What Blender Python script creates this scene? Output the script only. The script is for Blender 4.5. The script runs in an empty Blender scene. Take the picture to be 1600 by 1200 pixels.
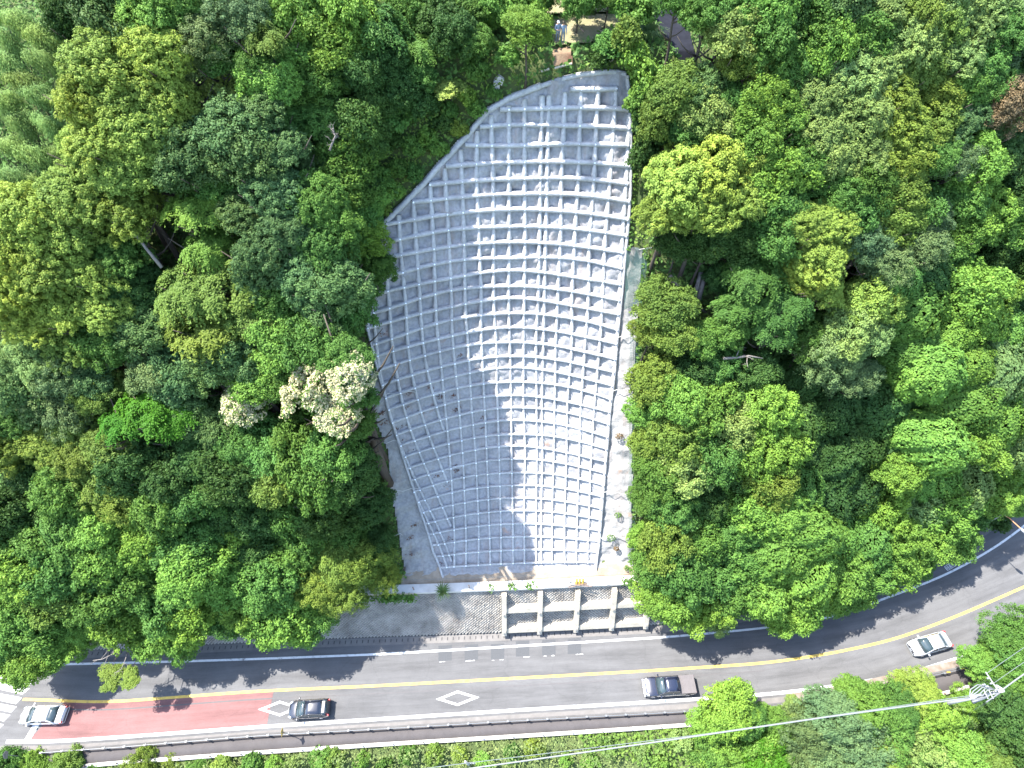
import bpy, math, random
import numpy as np
from mathutils import Vector, Matrix
R_ = math.radians
sc = bpy.context.scene
COL = sc.collection
rng = np.random.default_rng(7)
random.seed(7)

# ---------------- camera ----------------
CAMH, PITCH, F = 70.0, R_(55.0), 936.0
cam_d = bpy.data.cameras.new("camera"); cam = bpy.data.objects.new("camera", cam_d); COL.objects.link(cam)
cam.location = (0, 0, CAMH); cam.rotation_euler = (math.pi/2 - PITCH, 0, 0)
cam_d.sensor_width = 36; cam_d.lens = 36*F/1600; cam_d.clip_end = 3000
sc.camera = cam
# ---------------- world, sun, exposure ----------------
SUNV = Vector((0.52, -0.20, -1.0)).normalized()           # direction the light travels
el = math.asin(-SUNV.z); az = math.atan2(-SUNV.x, -SUNV.y)  # azimuth of the sun from +Y towards +X
w = bpy.data.worlds.new("World"); sc.world = w; w.use_nodes = True
nt = w.node_tree; bg = nt.nodes["Background"]
sky = nt.nodes.new("ShaderNodeTexSky"); sky.sky_type = 'NISHITA'; sky.sun_disc = False
sky.sun_elevation = el; sky.sun_rotation = az
nt.links.new(sky.outputs[0], bg.inputs[0]); bg.inputs[1].default_value = 0.15
sd = bpy.data.lights.new("sun", 'SUN'); sd.energy = 3.6; sd.angle = R_(0.5); sd.color = (1.0, 0.96, 0.90)
sun = bpy.data.objects.new("sun", sd); COL.objects.link(sun)
sun.rotation_euler = SUNV.to_track_quat('-Z', 'Y').to_euler(); sun.location = (0, 0, 120)
sc.view_settings.view_transform = 'Standard'; sc.view_settings.look = 'None'
sc.view_settings.exposure = 2.45; sc.view_settings.gamma = 1; sc.view_settings.use_curve_mapping = False
sc.cycles.max_bounces = 6; sc.cycles.diffuse_bounces = 3; sc.cycles.glossy_bounces = 2; sc.cycles.transmission_bounces = 3
sc.cycles.transparent_max_bounces = 4

# ---------------- pixel <-> world ----------------
CP, SP = math.cos(PITCH), math.sin(PITCH)
def ray(px, py):
    a, b = px - 800, 600 - py
    d = np.array([a, F*CP + b*SP, -F*SP + b*CP]); return d/np.linalg.norm(d)
def bp(px, py, z=0.0):
    d = ray(px, py); t = (z - CAMH)/d[2]; return np.array([d[0]*t, d[1]*t, z])
def proj(p):
    x, y, z = p[0], p[1], p[2]-CAMH
    dep = y*CP - z*SP; v = y*SP + z*CP
    return 800 + F*x/dep, 600 - F*v/dep
def pxscale(p):      # photo pixels per metre at a point
    return F/(p[1]*CP - (p[2]-CAMH)*SP)

# ---------------- road curves ----------------
def curve(pts, ext=40):
    P = np.array([bp(*q)[:2] for q in pts])
    x, y = P[:, 0], P[:, 1]
    x0 = x[0]-ext; x1 = x[-1]+ext
    sl = (y[-1]-y[-2])/(x[-1]-x[-2])
    return np.concatenate([[-400, x0], x, [x1, 400]]), np.concatenate([[y[0]]*2, y, [y[-1]+sl*ext]*2])
def smoothf(xy):
    x, y = xy
    g = np.linspace(-130, 130, 1041); v = np.interp(g, x, y)
    k = np.exp(-0.5*(np.arange(-24, 25)/9.0)**2); k /= k.sum()
    v = np.convolve(np.pad(v, 24, mode='edge'), k, mode='valid')
    return lambda q: np.interp(q, g, v)
Wf = smoothf(curve([(0,1014),(120,1018),(330,1008),(500,1000),(700,993),(785,990),(1010,979),(1080,974),(1200,955),(1300,932),(1400,896),(1480,866),(1600,782)]))
Inner = smoothf(curve([(0,1038),(105,1038),(300,1033),(420,1029),(600,1022),(800,1010),(1050,995),(1200,981),(1300,965),(1400,929),(1480,898),(1560,853),(1600,822)]))
Yellow = smoothf(curve([(35,1092),(160,1098),(240,1092),(400,1080),(600,1071),(800,1060),(1000,1049),(1200,1036),(1300,1021),(1400,999),(1500,961),(1600,917)]))
Outer = smoothf(curve([(0,1158),(60,1160),(200,1151),(400,1136),(600,1123),(800,1110),(1000,1098),(1200,1085),(1300,1073),(1400,1057),(1480,1035),(1565,1003),(1600,986)]))
Rail = smoothf(curve([(0,1184),(70,1177),(200,1168),(400,1151),(600,1140),(800,1128),(1000,1117),(1090,1112),(1200,1106),(1330,1087),(1400,1068),(1450,1058),(1520,1043),(1600,1015)]))
Kerb = smoothf(curve([(0,1220),(130,1196),(400,1176),(600,1163),(800,1151),(1000,1138),(1200,1124),(1400,1100),(1470,1085),(1545,1064),(1600,1046)]))

# ---------------- hill shape ----------------
ZB, ZT, TOPSL = 6.0, 45.0, 0.10
def bowl(x, z):
    t = np.clip((np.asarray(z, float)-ZB)/(44-ZB), 0, 1)
    A = 4.8*np.sin(math.pi*t**0.68)**0.9
    u = np.clip(np.abs((np.asarray(x, float)+0.5)/17.0), 0, 1)
    return A*(1-u*u)**1.6
def S(x, z):     # y of the slope face at height z
    z = np.asarray(z, float)
    tw = np.clip((z-ZB)/(ZT-ZB), 0, 1)
    w_ = Wf(x); 
    return w_ + 4.9 + (z-ZB)*0.78 + bowl(x, z)
ZG = np.linspace(ZB, ZT, 80)
def ground(x, y):
    w_ = float(Wf(x)); k = float(Kerb(x)); 
    if y < k: return max(-7.0, -(k-y)*0.42 - 0.1)
    if y < w_: return 0.0
    if y < w_+3.3: return (y-w_)/3.3*5.6
    if y < w_+4.9: return 5.6+(y-w_-3.3)/1.6*0.4
    ys = S(x, ZG)
    if y < ys[-1]: return float(np.interp(y, ys, ZG))
    return ZT + TOPSL*(y-ys[-1])
def hit(px, py, off=0.0):
    d = ray(px, py); t0 = 12.0; o = np.array([0, 0, CAMH])
    t = t0
    while t < 400:
        p = o + d*t
        if p[2] <= ground(p[0], p[1]) + off: break
        t += 0.5
    lo, hi = t-0.5, t
    for _ in range(12):
        m = (lo+hi)/2; p = o+d*m
        if p[2] <= ground(p[0], p[1])+off: hi = m
        else: lo = m
    return o + d*hi
def SP3(x, z): return np.array([x, float(S(x, z)), z])
def SN(x, z):
    e = 0.15
    a = SP3(x+e, z)-SP3(x-e, z); b = SP3(x, z+e)-SP3(x, z-e)
    n = np.cross(a, b); n /= np.linalg.norm(n)
    return n if n[1] < 0 else -n

# ---------------- helpers ----------------
def newmesh(name, V, Fc, mats, parent=None, smooth=False, midx=None, attrs=None, uv=None):
    me = bpy.data.meshes.new(name)
    V = np.asarray(V, dtype=np.float32)
    if isinstance(Fc, np.ndarray) and Fc.ndim == 2:
        n, k = Fc.shape
        me.vertices.add(len(V)); me.vertices.foreach_set("co", V.ravel())
        me.loops.add(n*k); me.loops.foreach_set("vertex_index", Fc.astype(np.int32).ravel())
        me.polygons.add(n); me.polygons.foreach_set("loop_start", np.arange(0, n*k, k, dtype=np.int32))
        me.polygons.foreach_set("loop_total", np.full(n, k, dtype=np.int32))
        me.update(calc_edges=True)
    else:
        me.from_pydata([tuple(map(float, v)) for v in V], [], [tuple(int(i) for i in f) for f in Fc]); me.update()
    for m in (mats if isinstance(mats, (list, tuple)) else [mats]): me.materials.append(m)
    if midx is not None: me.polygons.foreach_set("material_index", np.asarray(midx, dtype=np.int32))
    if smooth: me.polygons.foreach_set("use_smooth", np.ones(len(me.polygons), dtype=bool))
    if attrs:
        for an, arr in attrs.items():
            a = me.attributes.new(an, 'FLOAT', 'FACE'); a.data.foreach_set("value", np.asarray(arr, dtype=np.float32))
    if uv is not None:
        l = me.uv_layers.new(name="uv"); vi = np.zeros(len(me.loops), dtype=np.int32); me.loops.foreach_get("vertex_index", vi)
        l.data.foreach_set("uv", np.asarray(uv, dtype=np.float32)[vi].ravel())
    o = bpy.data.objects.new(name, me); COL.objects.link(o)
    if parent: o.parent = parent
    return o
def tag(o, label=None, cat=None, group=None, kind=None):
    if label: o["label"] = label
    if cat: o["category"] = cat
    if group: o["group"] = group
    if kind: o["kind"] = kind
    return o
def empty(name, loc=(0,0,0), rz=0.0, label=None, cat=None, group=None):
    o = bpy.data.objects.new(name, None); COL.objects.link(o); o.location = loc; o.rotation_euler = (0, 0, rz)
    o.empty_display_size = 0.2
    return tag(o, label, cat, group)
class MB:
    def __init__(s): s.v = []; s.f = []
    def add(s, V, Fc):
        b = len(s.v); s.v += [tuple(map(float, p)) for p in V]; s.f += [tuple(b+i for i in f) for f in Fc]
    def box(s, c, size, M=None, taper=1.0):
        x, y, z = [k/2 for k in size]; P = []
        for sz, t in ((-1, 1.0), (1, taper)):
            for sx, sy in ((-1,-1),(1,-1),(1,1),(-1,1)):
                p = Vector((sx*x*t, sy*y*t, sz*z))
                if M is not None: p = M @ p
                P.append((p.x+c[0], p.y+c[1], p.z+c[2]))
        s.add(P, [(0,3,2,1),(4,5,6,7),(0,1,5,4),(1,2,6,5),(2,3,7,6),(3,0,4,7)])
    def tube(s, pts, rad, n=7, cap=True):
        pts = [Vector(p) for p in pts]; m = len(pts)
        rad = rad if isinstance(rad, (list, tuple, np.ndarray)) else [rad]*m
        V = []; ref = Vector((0.3, 0.2, 1)).normalized()
        for i, p in enumerate(pts):
            d = (pts[min(i+1, m-1)]-pts[max(i-1, 0)]).normalized()
            a = d.cross(ref if abs(d.dot(ref)) < 0.95 else Vector((1, 0, 0))).normalized(); b = d.cross(a)
            for k in range(n):
                t = 2*math.pi*k/n; q = p + (a*math.cos(t)+b*math.sin(t))*rad[i]; V.append(q)
        Fc = [(i*n+k, i*n+(k+1) % n, (i+1)*n+(k+1) % n, (i+1)*n+k) for i in range(m-1) for k in range(n)]
        if cap: Fc += [tuple(range(n))[::-1], tuple((m-1)*n+k for k in range(n))]
        s.add(V, Fc)
    def build(s, name, mat, parent=None, smooth=False):
        return newmesh(name, s.v, s.f, mat, parent, smooth)
def nd(nt, t, **kw):
    n = nt.nodes.new(t)
    for k, v in kw.items(): setattr(n, k, v)
    return n
def ramp(nt, stops):
    r = nd(nt, "ShaderNodeValToRGB"); e = r.color_ramp.elements
    while len(e) < len(stops): e.new(0.5)
    for i, (p, c) in enumerate(stops): e[i].position = p; e[i].color = (*c, 1)
    return r
def mat(name, col, rough=0.7, spec=0.3, metal=0.0, noise=0.0, nscale=3.0, bump=0.0, bscale=20.0, col2=None, coat=0.0, trans=0.0):
    m = bpy.data.materials.new(name); m.use_nodes = True; nt = m.node_tree; b = nt.nodes["Principled BSDF"]
    b.inputs["Base Color"].default_value = (*col, 1); b.inputs["Roughness"].default_value = rough
    b.inputs["Specular IOR Level"].default_value = spec; b.inputs["Metallic"].default_value = metal
    b.inputs["Coat Weight"].default_value = coat
    tc = nd(nt, "ShaderNodeTexCoord")
    if noise > 0 or col2:
        n = nd(nt, "ShaderNodeTexNoise"); n.inputs["Scale"].default_value = nscale; n.inputs["Detail"].default_value = 6
        n.inputs["Roughness"].default_value = 0.65
        nt.links.new(tc.outputs["Object"], n.inputs["Vector"])
        c2 = col2 if col2 else tuple(min(1, c*(1+noise)) for c in col); c1 = col if col2 else tuple(c*(1-noise) for c in col)
        r = ramp(nt, [(0.32, c1), (0.68, c2)]); nt.links.new(n.outputs["Fac"], r.inputs[0]); nt.links.new(r.outputs[0], b.inputs["Base Color"])
    if bump > 0:
        n2 = nd(nt, "ShaderNodeTexNoise"); n2.inputs["Scale"].default_value = bscale; n2.inputs["Detail"].default_value = 8
        nt.links.new(tc.outputs["Object"], n2.inputs["Vector"])
        bm_ = nd(nt, "ShaderNodeBump"); bm_.inputs["Strength"].default_value = 1.0; bm_.inputs["Distance"].default_value = bump
        nt.links.new(n2.outputs["Fac"], bm_.inputs["Height"]); nt.links.new(bm_.outputs[0], b.inputs["Normal"])
    return m

# ---------------- materials ----------------
def shotcrete_mat(name, base, stain=True):
    m = bpy.data.materials.new(name); m.use_nodes = True; nt = m.node_tree; L = nt.links.new; b = nt.nodes["Principled BSDF"]
    b.inputs["Roughness"].default_value = 0.9; b.inputs["Specular IOR Level"].default_value = 0.15
    tc = nd(nt, "ShaderNodeTexCoord")
    n = nd(nt, "ShaderNodeTexNoise"); n.inputs["Scale"].default_value = 0.45; n.inputs["Detail"].default_value = 9; n.inputs["Roughness"].default_value = 0.7
    L(tc.outputs["Object"], n.inputs["Vector"])
    r = ramp(nt, [(0.33, tuple(c*0.80 for c in base)), (0.55, base), (0.72, tuple(min(1, c*1.12) for c in base))]); L(n.outputs["Fac"], r.inputs[0])
    # fine speckle
    n2 = nd(nt, "ShaderNodeTexNoise"); n2.inputs["Scale"].default_value = 4.0; n2.inputs["Detail"].default_value = 6; L(tc.outputs["Object"], n2.inputs["Vector"])
    r2 = ramp(nt, [(0.35, (0.84,)*3), (0.6, (1.04,)*3)]); L(n2.outputs["Fac"], r2.inputs[0])
    mx = nd(nt, "ShaderNodeMix", data_type='RGBA', blend_type='MULTIPLY'); mx.inputs[0].default_value = 1; L(r.outputs[0], mx.inputs[6]); L(r2.outputs[0], mx.inputs[7])
    out = mx.outputs[2]
    if stain:  # rust and damp streaks running down, strongest on the middle of the face
        mp = nd(nt, "ShaderNodeMapping"); mp.inputs["Scale"].default_value = (0.9, 0.12, 0.12); L(tc.outputs["Object"], mp.inputs["Vector"])
        n3 = nd(nt, "ShaderNodeTexNoise"); n3.inputs["Scale"].default_value = 1.0; n3.inputs["Detail"].default_value = 7; n3.inputs["Roughness"].default_value = 0.7; L(mp.outputs[0], n3.inputs["Vector"])
        r3 = ramp(nt, [(0.52, (0, 0, 0)), (0.72, (0.8,)*3)]); L(n3.outputs["Fac"], r3.inputs[0])
        m3 = nd(nt, "ShaderNodeMix", data_type='RGBA'); L(r3.outputs[0], m3.inputs[0]); L(out, m3.inputs[6]); m3.inputs[7].default_value = (0.22, 0.175, 0.15, 1)
        n4 = nd(nt, "ShaderNodeTexNoise"); n4.inputs["Scale"].default_value = 0.55; n4.inputs["Detail"].default_value = 5; L(tc.outputs["Object"], n4.inputs["Vector"])
        r4 = ramp(nt, [(0.66, (0, 0, 0)), (0.74, (0.55,)*3)]); L(n4.outputs["Fac"], r4.inputs[0])
        m4 = nd(nt, "ShaderNodeMix", data_type='RGBA'); L(r4.outputs[0], m4.inputs[0]); L(m3.outputs[2], m4.inputs[6]); m4.inputs[7].default_value = (0.27, 0.15, 0.09, 1)
        out = m4.outputs[2]
    L(out, b.inputs["Base Color"])
    n5 = nd(nt, "ShaderNodeTexNoise"); n5.inputs["Scale"].default_value = 6; n5.inputs["Detail"].default_value = 8; L(tc.outputs["Object"], n5.inputs["Vector"])
    bm_ = nd(nt, "ShaderNodeBump"); bm_.inputs["Strength"].default_value = 0.7; bm_.inputs["Distance"].default_value = 0.06
    L(n5.outputs["Fac"], bm_.inputs["Height"]); L(bm_.outputs[0], b.inputs["Normal"])
    return m
M_shot = shotcrete_mat("shotcrete", (0.265, 0.262, 0.265))
M_beam = shotcrete_mat("shotcrete_beam", (0.37, 0.367, 0.363), stain=False)
M_apron = shotcrete_mat("apron_concrete", (0.255, 0.25, 0.242))
M_anchor = mat("anchor_zinc", (0.8, 0.82, 0.84), 0.35, 0.5, 0.3)
M_conc = mat("cast_concrete", (0.34, 0.305, 0.245), 0.85, 0.2, noise=0.15, nscale=1.5, bump=0.02)
M_block = mat("wall_block", (0.15, 0.135, 0.118), 0.9, 0.2, nscale=0.7, bump=0.02, col2=(0.30, 0.28, 0.245))
M_joint = mat("wall_joint", (0.06, 0.06, 0.057), 0.95, 0.1, noise=0.2)
M_white = mat("road_white", (0.42, 0.42, 0.41), 0.7, 0.3, nscale=5, col2=(0.55, 0.55, 0.54))
M_yellow = mat("road_yellow", (0.42, 0.28, 0.05), 0.7, 0.3, nscale=2, col2=(0.50, 0.35, 0.09))
M_patch = mat("asphalt_patch", (0.062, 0.064, 0.067), 0.9, 0.2, noise=0.1, nscale=8)
M_gutter = mat("gutter_concrete", (0.125, 0.117, 0.11), 0.9, 0.2, noise=0.15, nscale=1.2)
M_walk = mat("walkway_asphalt", (0.066, 0.060, 0.059), 0.9, 0.2, noise=0.1, nscale=0.9)
M_edge = mat("edge_concrete", (0.42, 0.40, 0.37), 0.85, 0.2, noise=0.12, nscale=1.0)
M_slot = mat("slot_dark", (0.04, 0.04, 0.04), 0.9)
M_galv = mat("galvanised_steel", (0.125, 0.13, 0.135), 0.5, 0.4, 0.1)
M_rubber = mat("tyre_rubber", (0.02, 0.02, 0.02), 0.85)
M_glass = mat("car_glass", (0.03, 0.045, 0.05), 0.05, 0.6)
M_rim = mat("alloy", (0.5, 0.5, 0.52), 0.3, 0.5, 0.8)
M_lampglass = mat("lamp_glass", (0.30, 0.32, 0.33), 0.15, 0.6)
M_red = mat("red_lens", (0.45, 0.02, 0.02), 0.2, 0.6)
M_black = mat("black_plastic", (0.025, 0.025, 0.028), 0.5, 0.4)
M_soil = mat("soil", (0.19, 0.15, 0.11), 0.95, 0.1, nscale=0.8, bump=0.05, bscale=3, col2=(0.30, 0.25, 0.19))
M_rust = mat("red_soil", (0.13, 0.07, 0.045), 0.95, 0.1, nscale=1.2, bump=0.05, bscale=3, col2=(0.22, 0.16, 0.10))
M_dry = mat("dry_grass_ground", (0.22, 0.18, 0.12), 0.95, 0.1, nscale=0.9, bump=0.05, bscale=4, col2=(0.13, 0.14, 0.06))
M_path = mat("path_asphalt_shade", (0.014, 0.015, 0.020), 0.95, 0.05, noise=0.2, nscale=1.5)  # tree shade over the path is put into this near-black blue
M_bark = mat("bark", (0.05, 0.038, 0.028), 0.9, 0.1, nscale=3, bump=0.03, bscale=12, col2=(0.10, 0.085, 0.07))
M_dead = mat("dead_wood", (0.12, 0.105, 0.09), 0.85, 0.2, nscale=4, col2=(0.20, 0.18, 0.165))
M_net = mat("green_net", (0.05, 0.10, 0.085), 0.7, 0.3)
M_rope = mat("rope", (0.40, 0.39, 0.36), 0.8, 0.2)
M_pole = mat("pole_concrete", (0.28, 0.28, 0.27), 0.7, 0.3, noise=0.08)
M_cable = mat("cable_sheath", (0.15, 0.16, 0.16), 0.5, 0.4)
M_wire = mat("dark_wire", (0.12, 0.14, 0.14), 0.6, 0.3)
M_board = mat("white_board", (0.24, 0.25, 0.265), 0.5, 0.4, noise=0.05)
M_orange = mat("orange_paint", (0.42, 0.20, 0.09), 0.6, 0.4)
M_sign_y = mat("sign_yellow", (0.32, 0.22, 0.04), 0.5, 0.4)
M_brown = mat("brown_steel", (0.20, 0.13, 0.09), 0.6, 0.4)
M_sign_b = mat("sign_blue", (0.03, 0.12, 0.45), 0.4, 0.5)

def asphalt_mat(name, base, red=False):
    m = bpy.data.materials.new(name); m.use_nodes = True; nt = m.node_tree; L = nt.links.new; b = nt.nodes["Principled BSDF"]
    b.inputs["Roughness"].default_value = 0.88; b.inputs["Specular IOR Level"].default_value = 0.25
    tc = nd(nt, "ShaderNodeTexCoord"); sp = nd(nt, "ShaderNodeSeparateXYZ"); L(tc.outputs["UV"], sp.inputs[0])
    cx = nd(nt, "ShaderNodeCombineXYZ"); mu = nd(nt, "ShaderNodeMath", operation='MULTIPLY'); mu.inputs[1].default_value = 0.03
    L(sp.outputs[0], mu.inputs[0]); L(mu.outputs[0], cx.inputs[0]); L(sp.outputs[1], cx.inputs[1])
    n = nd(nt, "ShaderNodeTexNoise"); n.inputs["Scale"].default_value = 1.1; n.inputs["Detail"].default_value = 6; n.inputs["Roughness"].default_value = 0.6; L(cx.outputs[0], n.inputs["Vector"])
    r = ramp(nt, [(0.3, tuple(c*0.84 for c in base)), (0.7, tuple(c*1.15 for c in base))]); L(n.outputs["Fac"], r.inputs[0])
    n2 = nd(nt, "ShaderNodeTexNoise"); n2.inputs["Scale"].default_value = 0.35; n2.inputs["Detail"].default_value = 8; n2.inputs["Roughness"].default_value = 0.7; L(tc.outputs["Object"], n2.inputs["Vector"])
    r2 = ramp(nt, [(0.3, (0.88,)*3), (0.7, (1.1,)*3)]); L(n2.outputs["Fac"], r2.inputs[0])
    mx = nd(nt, "ShaderNodeMix", data_type='RGBA', blend_type='MULTIPLY'); mx.inputs[0].default_value = 1; L(r.outputs[0], mx.inputs[6]); L(r2.outputs[0], mx.inputs[7])
    n3 = nd(nt, "ShaderNodeTexNoise"); n3.inputs["Scale"].default_value = 14; n3.inputs["Detail"].default_value = 3; L(tc.outputs["Object"], n3.inputs["Vector"])
    r3 = ramp(nt, [(0.3, (0.86,)*3), (0.7, (1.12,)*3)]); L(n3.outputs["Fac"], r3.inputs[0])
    m2 = nd(nt, "ShaderNodeMix", data_type='RGBA', blend_type='MULTIPLY'); m2.inputs[0].default_value = 1; L(mx.outputs[2], m2.inputs[6]); L(r3.outputs[0], m2.inputs[7])
    # dark drips along the lanes and hairline cracks
    cy = nd(nt, "ShaderNodeCombineXYZ"); mu2 = nd(nt, "ShaderNodeMath", operation='MULTIPLY'); mu2.inputs[1].default_value = 0.12; L(sp.outputs[0], mu2.inputs[0]); L(mu2.outputs[0], cy.inputs[0]); L(sp.outputs[1], cy.inputs[1])
    n6 = nd(nt, "ShaderNodeTexNoise"); n6.inputs["Scale"].default_value = 0.9; n6.inputs["Detail"].default_value = 7; n6.inputs["Roughness"].default_value = 0.7; L(cy.outputs[0], n6.inputs["Vector"])
    r6 = ramp(nt, [(0.35, (0.80,)*3), (0.5, (1,)*3), (0.72, (1.18,)*3)]); L(n6.outputs["Fac"], r6.inputs[0])
    m6 = nd(nt, "ShaderNodeMix", data_type='RGBA', blend_type='MULTIPLY'); m6.inputs[0].default_value = 1; L(m2.outputs[2], m6.inputs[6]); L(r6.outputs[0], m6.inputs[7])
    vo = nd(nt, "ShaderNodeTexVoronoi", feature='DISTANCE_TO_EDGE'); vo.inputs["Scale"].default_value = 0.16; nz_ = nd(nt, "ShaderNodeTexNoise"); nz_.inputs["Scale"].default_value = 0.8; nz_.inputs["Detail"].default_value = 6; L(tc.outputs["Object"], nz_.inputs["Vector"])
    va = nd(nt, "ShaderNodeMix", data_type='RGBA', blend_type='ADD'); va.inputs[0].default_value = 1; L(tc.outputs["Object"], va.inputs[6]); L(nz_.outputs["Color"], va.inputs[7]); L(va.outputs[2], vo.inputs["Vector"])
    rv = ramp(nt, [(0.0, (0.90,)*3), (0.010, (1,)*3)]); L(vo.outputs["Distance"], rv.inputs[0])
    m7 = nd(nt, "ShaderNodeMix", data_type='RGBA', blend_type='MULTIPLY'); m7.inputs[0].default_value = 1; L(m6.outputs[2], m7.inputs[6]); L(rv.outputs[0], m7.inputs[7])
    L(m7.outputs[2], b.inputs["Base Color"])
    return m
M_asph = asphalt_mat("asphalt", (0.086, 0.085, 0.085))
M_red_asph = asphalt_mat("red_asphalt", (0.150, 0.076, 0.072))

def leaf_mat(name, tipcol=None, flower=False):
    m = bpy.data.materials.new(name); m.use_nodes = True; nt = m.node_tree; L = nt.links.new; b = nt.nodes["Principled BSDF"]
    b.inputs["Roughness"].default_value = 0.6; b.inputs["Specular IOR Level"].default_value = 0.12
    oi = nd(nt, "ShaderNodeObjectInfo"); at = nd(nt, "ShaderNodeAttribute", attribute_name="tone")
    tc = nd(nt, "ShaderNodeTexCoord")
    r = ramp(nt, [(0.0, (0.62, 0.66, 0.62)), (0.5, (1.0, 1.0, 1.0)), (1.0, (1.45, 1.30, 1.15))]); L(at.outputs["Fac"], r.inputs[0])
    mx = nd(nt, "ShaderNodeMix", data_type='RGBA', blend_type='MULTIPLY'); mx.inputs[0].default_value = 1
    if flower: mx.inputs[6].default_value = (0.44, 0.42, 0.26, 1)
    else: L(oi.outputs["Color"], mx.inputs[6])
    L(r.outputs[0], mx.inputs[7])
    n = nd(nt, "ShaderNodeTexNoise"); n.inputs["Scale"].default_value = 0.55; n.inputs["Detail"].default_value = 4; 
    L(tc.outputs["Object"], n.inputs["Vector"])
    r2 = ramp(nt, [(0.3, (0.82, 0.88, 0.9)), (0.7, (1.2, 1.12, 1.0))]); L(n.outputs["Fac"], r2.inputs[0])
    m2 = nd(nt, "ShaderNodeMix", data_type='RGBA', blend_type='MULTIPLY'); m2.inputs[0].default_value = 1; L(mx.outputs[2], m2.inputs[6]); L(r2.outputs[0], m2.inputs[7])
    L(m2.outputs[2], b.inputs["Base Color"])
    tr = nd(nt, "ShaderNodeBsdfTranslucent"); L(m2.outputs[2], tr.inputs[0])
    ms = nd(nt, "ShaderNodeMixShader"); ms.inputs[0].default_value = 0.30
    L(b.outputs[0], ms.inputs[1]); L(tr.outputs[0], ms.inputs[2]); L(ms.outputs[0], nt.nodes["Material Output"].inputs[0])
    return m
M_leaf = leaf_mat("leaf"); M_flower = leaf_mat("blossom", flower=True)
def earth_mat():
    m = mat("forest_floor", (0.05, 0.075, 0.028), 0.95, 0.1, nscale=0.5, bump=0.1, bscale=2, col2=(0.09, 0.11, 0.04)); return m
M_earth = earth_mat()

# ---------------- terrain ----------------
def build_terrain():
    xs = np.concatenate([np.linspace(-400, -120, 8), np.linspace(-110, 110, 221), np.linspace(120, 400, 8)])
    rows = []
    for x in xs:
        k, w_ = float(Kerb(x)), float(Wf(x)); col = []
        for d, z in ((400, -7.2), (60, -7.2), (30, -7.1), (17, -7.0), (10, -4.4), (4, -1.9), (0.5, -0.45)): col.append((x, k-d, z))
        col.append((x, k+0.1, -0.06)); col.append((x, w_-0.2, -0.06)); col.append((x, w_+0.35, 0.0))
        col.append((x, w_+3.5, 5.2)); col.append((x, w_+3.9, 5.55)); col.append((x, w_+4.9+0.25, 5.9))
        inb = -14.5 < x < 13.5
        for z in np.linspace(ZB+0.5, ZT, 40):
            y = float(S(x, z)); nz = 0 if inb else 0.25*math.sin(x*1.3+z*0.9)*math.sin(z*1.7-x*0.4)
            col.append((x, y+0.45+nz, z-0.1))
        ye = float(S(x, ZT))
        for d in (3, 6, 10, 15, 20, 30, 50, 90, 200, 400): col.append((x, ye+0.45+d, ZT-0.1+TOPSL*min(d, 200)))
        rows.append(col)
    V = np.array(rows); n, m = V.shape[:2]
    i, j = np.meshgrid(np.arange(n-1), np.arange(m-1), indexing='ij'); i = i.ravel(); j = j.ravel()
    Fc = np.stack([i*m+j, (i+1)*m+j, (i+1)*m+j+1, i*m+j+1], 1)
    tag(newmesh("terrain", V.reshape(-1, 3), Fc, M_earth, smooth=True), kind="structure")
build_terrain()
gp = newmesh("ground", [(-1500,-1500,-7.6),(1500,-1500,-7.6),(1500,1500,-7.6),(-1500,1500,-7.6)], [(0,1,2,3)], M_earth); tag(gp, kind="structure")

# ---------------- road ----------------
def strip(name, f0, f1, x0, x1, z, m, step=0.5, o0=0.0, o1=0.0, kind="structure", drop=0.0, parent=None, v=2):
    xs = np.arange(x0, x1+1e-6, step); V = []; UV = []
    for x in xs:
        a, b = f0(x)+o0, f1(x)+o1
        for k in range(v):
            t = k/(v-1); V.append((x, a+(b-a)*t, z)); UV.append((x, a+(b-a)*t - float(Yellow(x))))
    n = len(xs); Fc = np.array([(i*v+k, (i+1)*v+k, (i+1)*v+k+1, i*v+k+1) for i in range(n-1) for k in range(v-1)])
    if drop > 0:   # add thickness as a slab
        nv = len(V); V += [(p[0], p[1], p[2]-drop) for p in V]
        e0 = [(i*v, i*v+nv, (i+1)*v+nv, (i+1)*v) for i in range(n-1)]; e1 = [(i*v+v-1, (i+1)*v+v-1, (i+1)*v+v-1+nv, i*v+v-1+nv) for i in range(n-1)]
        Fc = np.vstack([Fc, e0, e1]); UV += UV
    o = newmesh(name, V, Fc, m, uv=UV, parent=parent)
    return tag(o, kind=kind) if kind and parent is None else o
def rib(name, f, w_, x0, x1, z, m):
    xs = np.arange(x0, x1+1e-6, 0.5); V = []
    for x in xs:
        s = (f(x+0.3)-f(x-0.3))/0.6; n = np.array([-s, 1.0])/math.hypot(s, 1); y = f(x)
        V.append((x+n[0]*w_/2, y+n[1]*w_/2, z)); V.append((x-n[0]*w_/2, y-n[1]*w_/2, z))
    k = len(xs); return tag(newmesh(name, V, np.array([(2*i, 2*i+1, 2*i+3, 2*i+2) for i in range(k-1)]), m), kind="structure")
XL_, XR_ = -100, 110
strip("road", Rail, Wf, XL_, XR_, 0.0, M_asph, o0=0.15, o1=0.05, v=6)
strip("gutter", Wf, Wf, XL_, XR_, 0.006, M_gutter, o0=-0.75, o1=0.03)
strip("verge_gutter", Outer, Rail, XL_, XR_, 0.005, M_gutter, o0=-0.38, o1=0.3)
strip("walkway", Kerb, Rail, XL_, XR_, 0.10, M_walk, o0=0.15, o1=0.14, drop=0.2)
xr0, xr1 = bp(58, 1125)[0], bp(424, 1115)[0]
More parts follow.
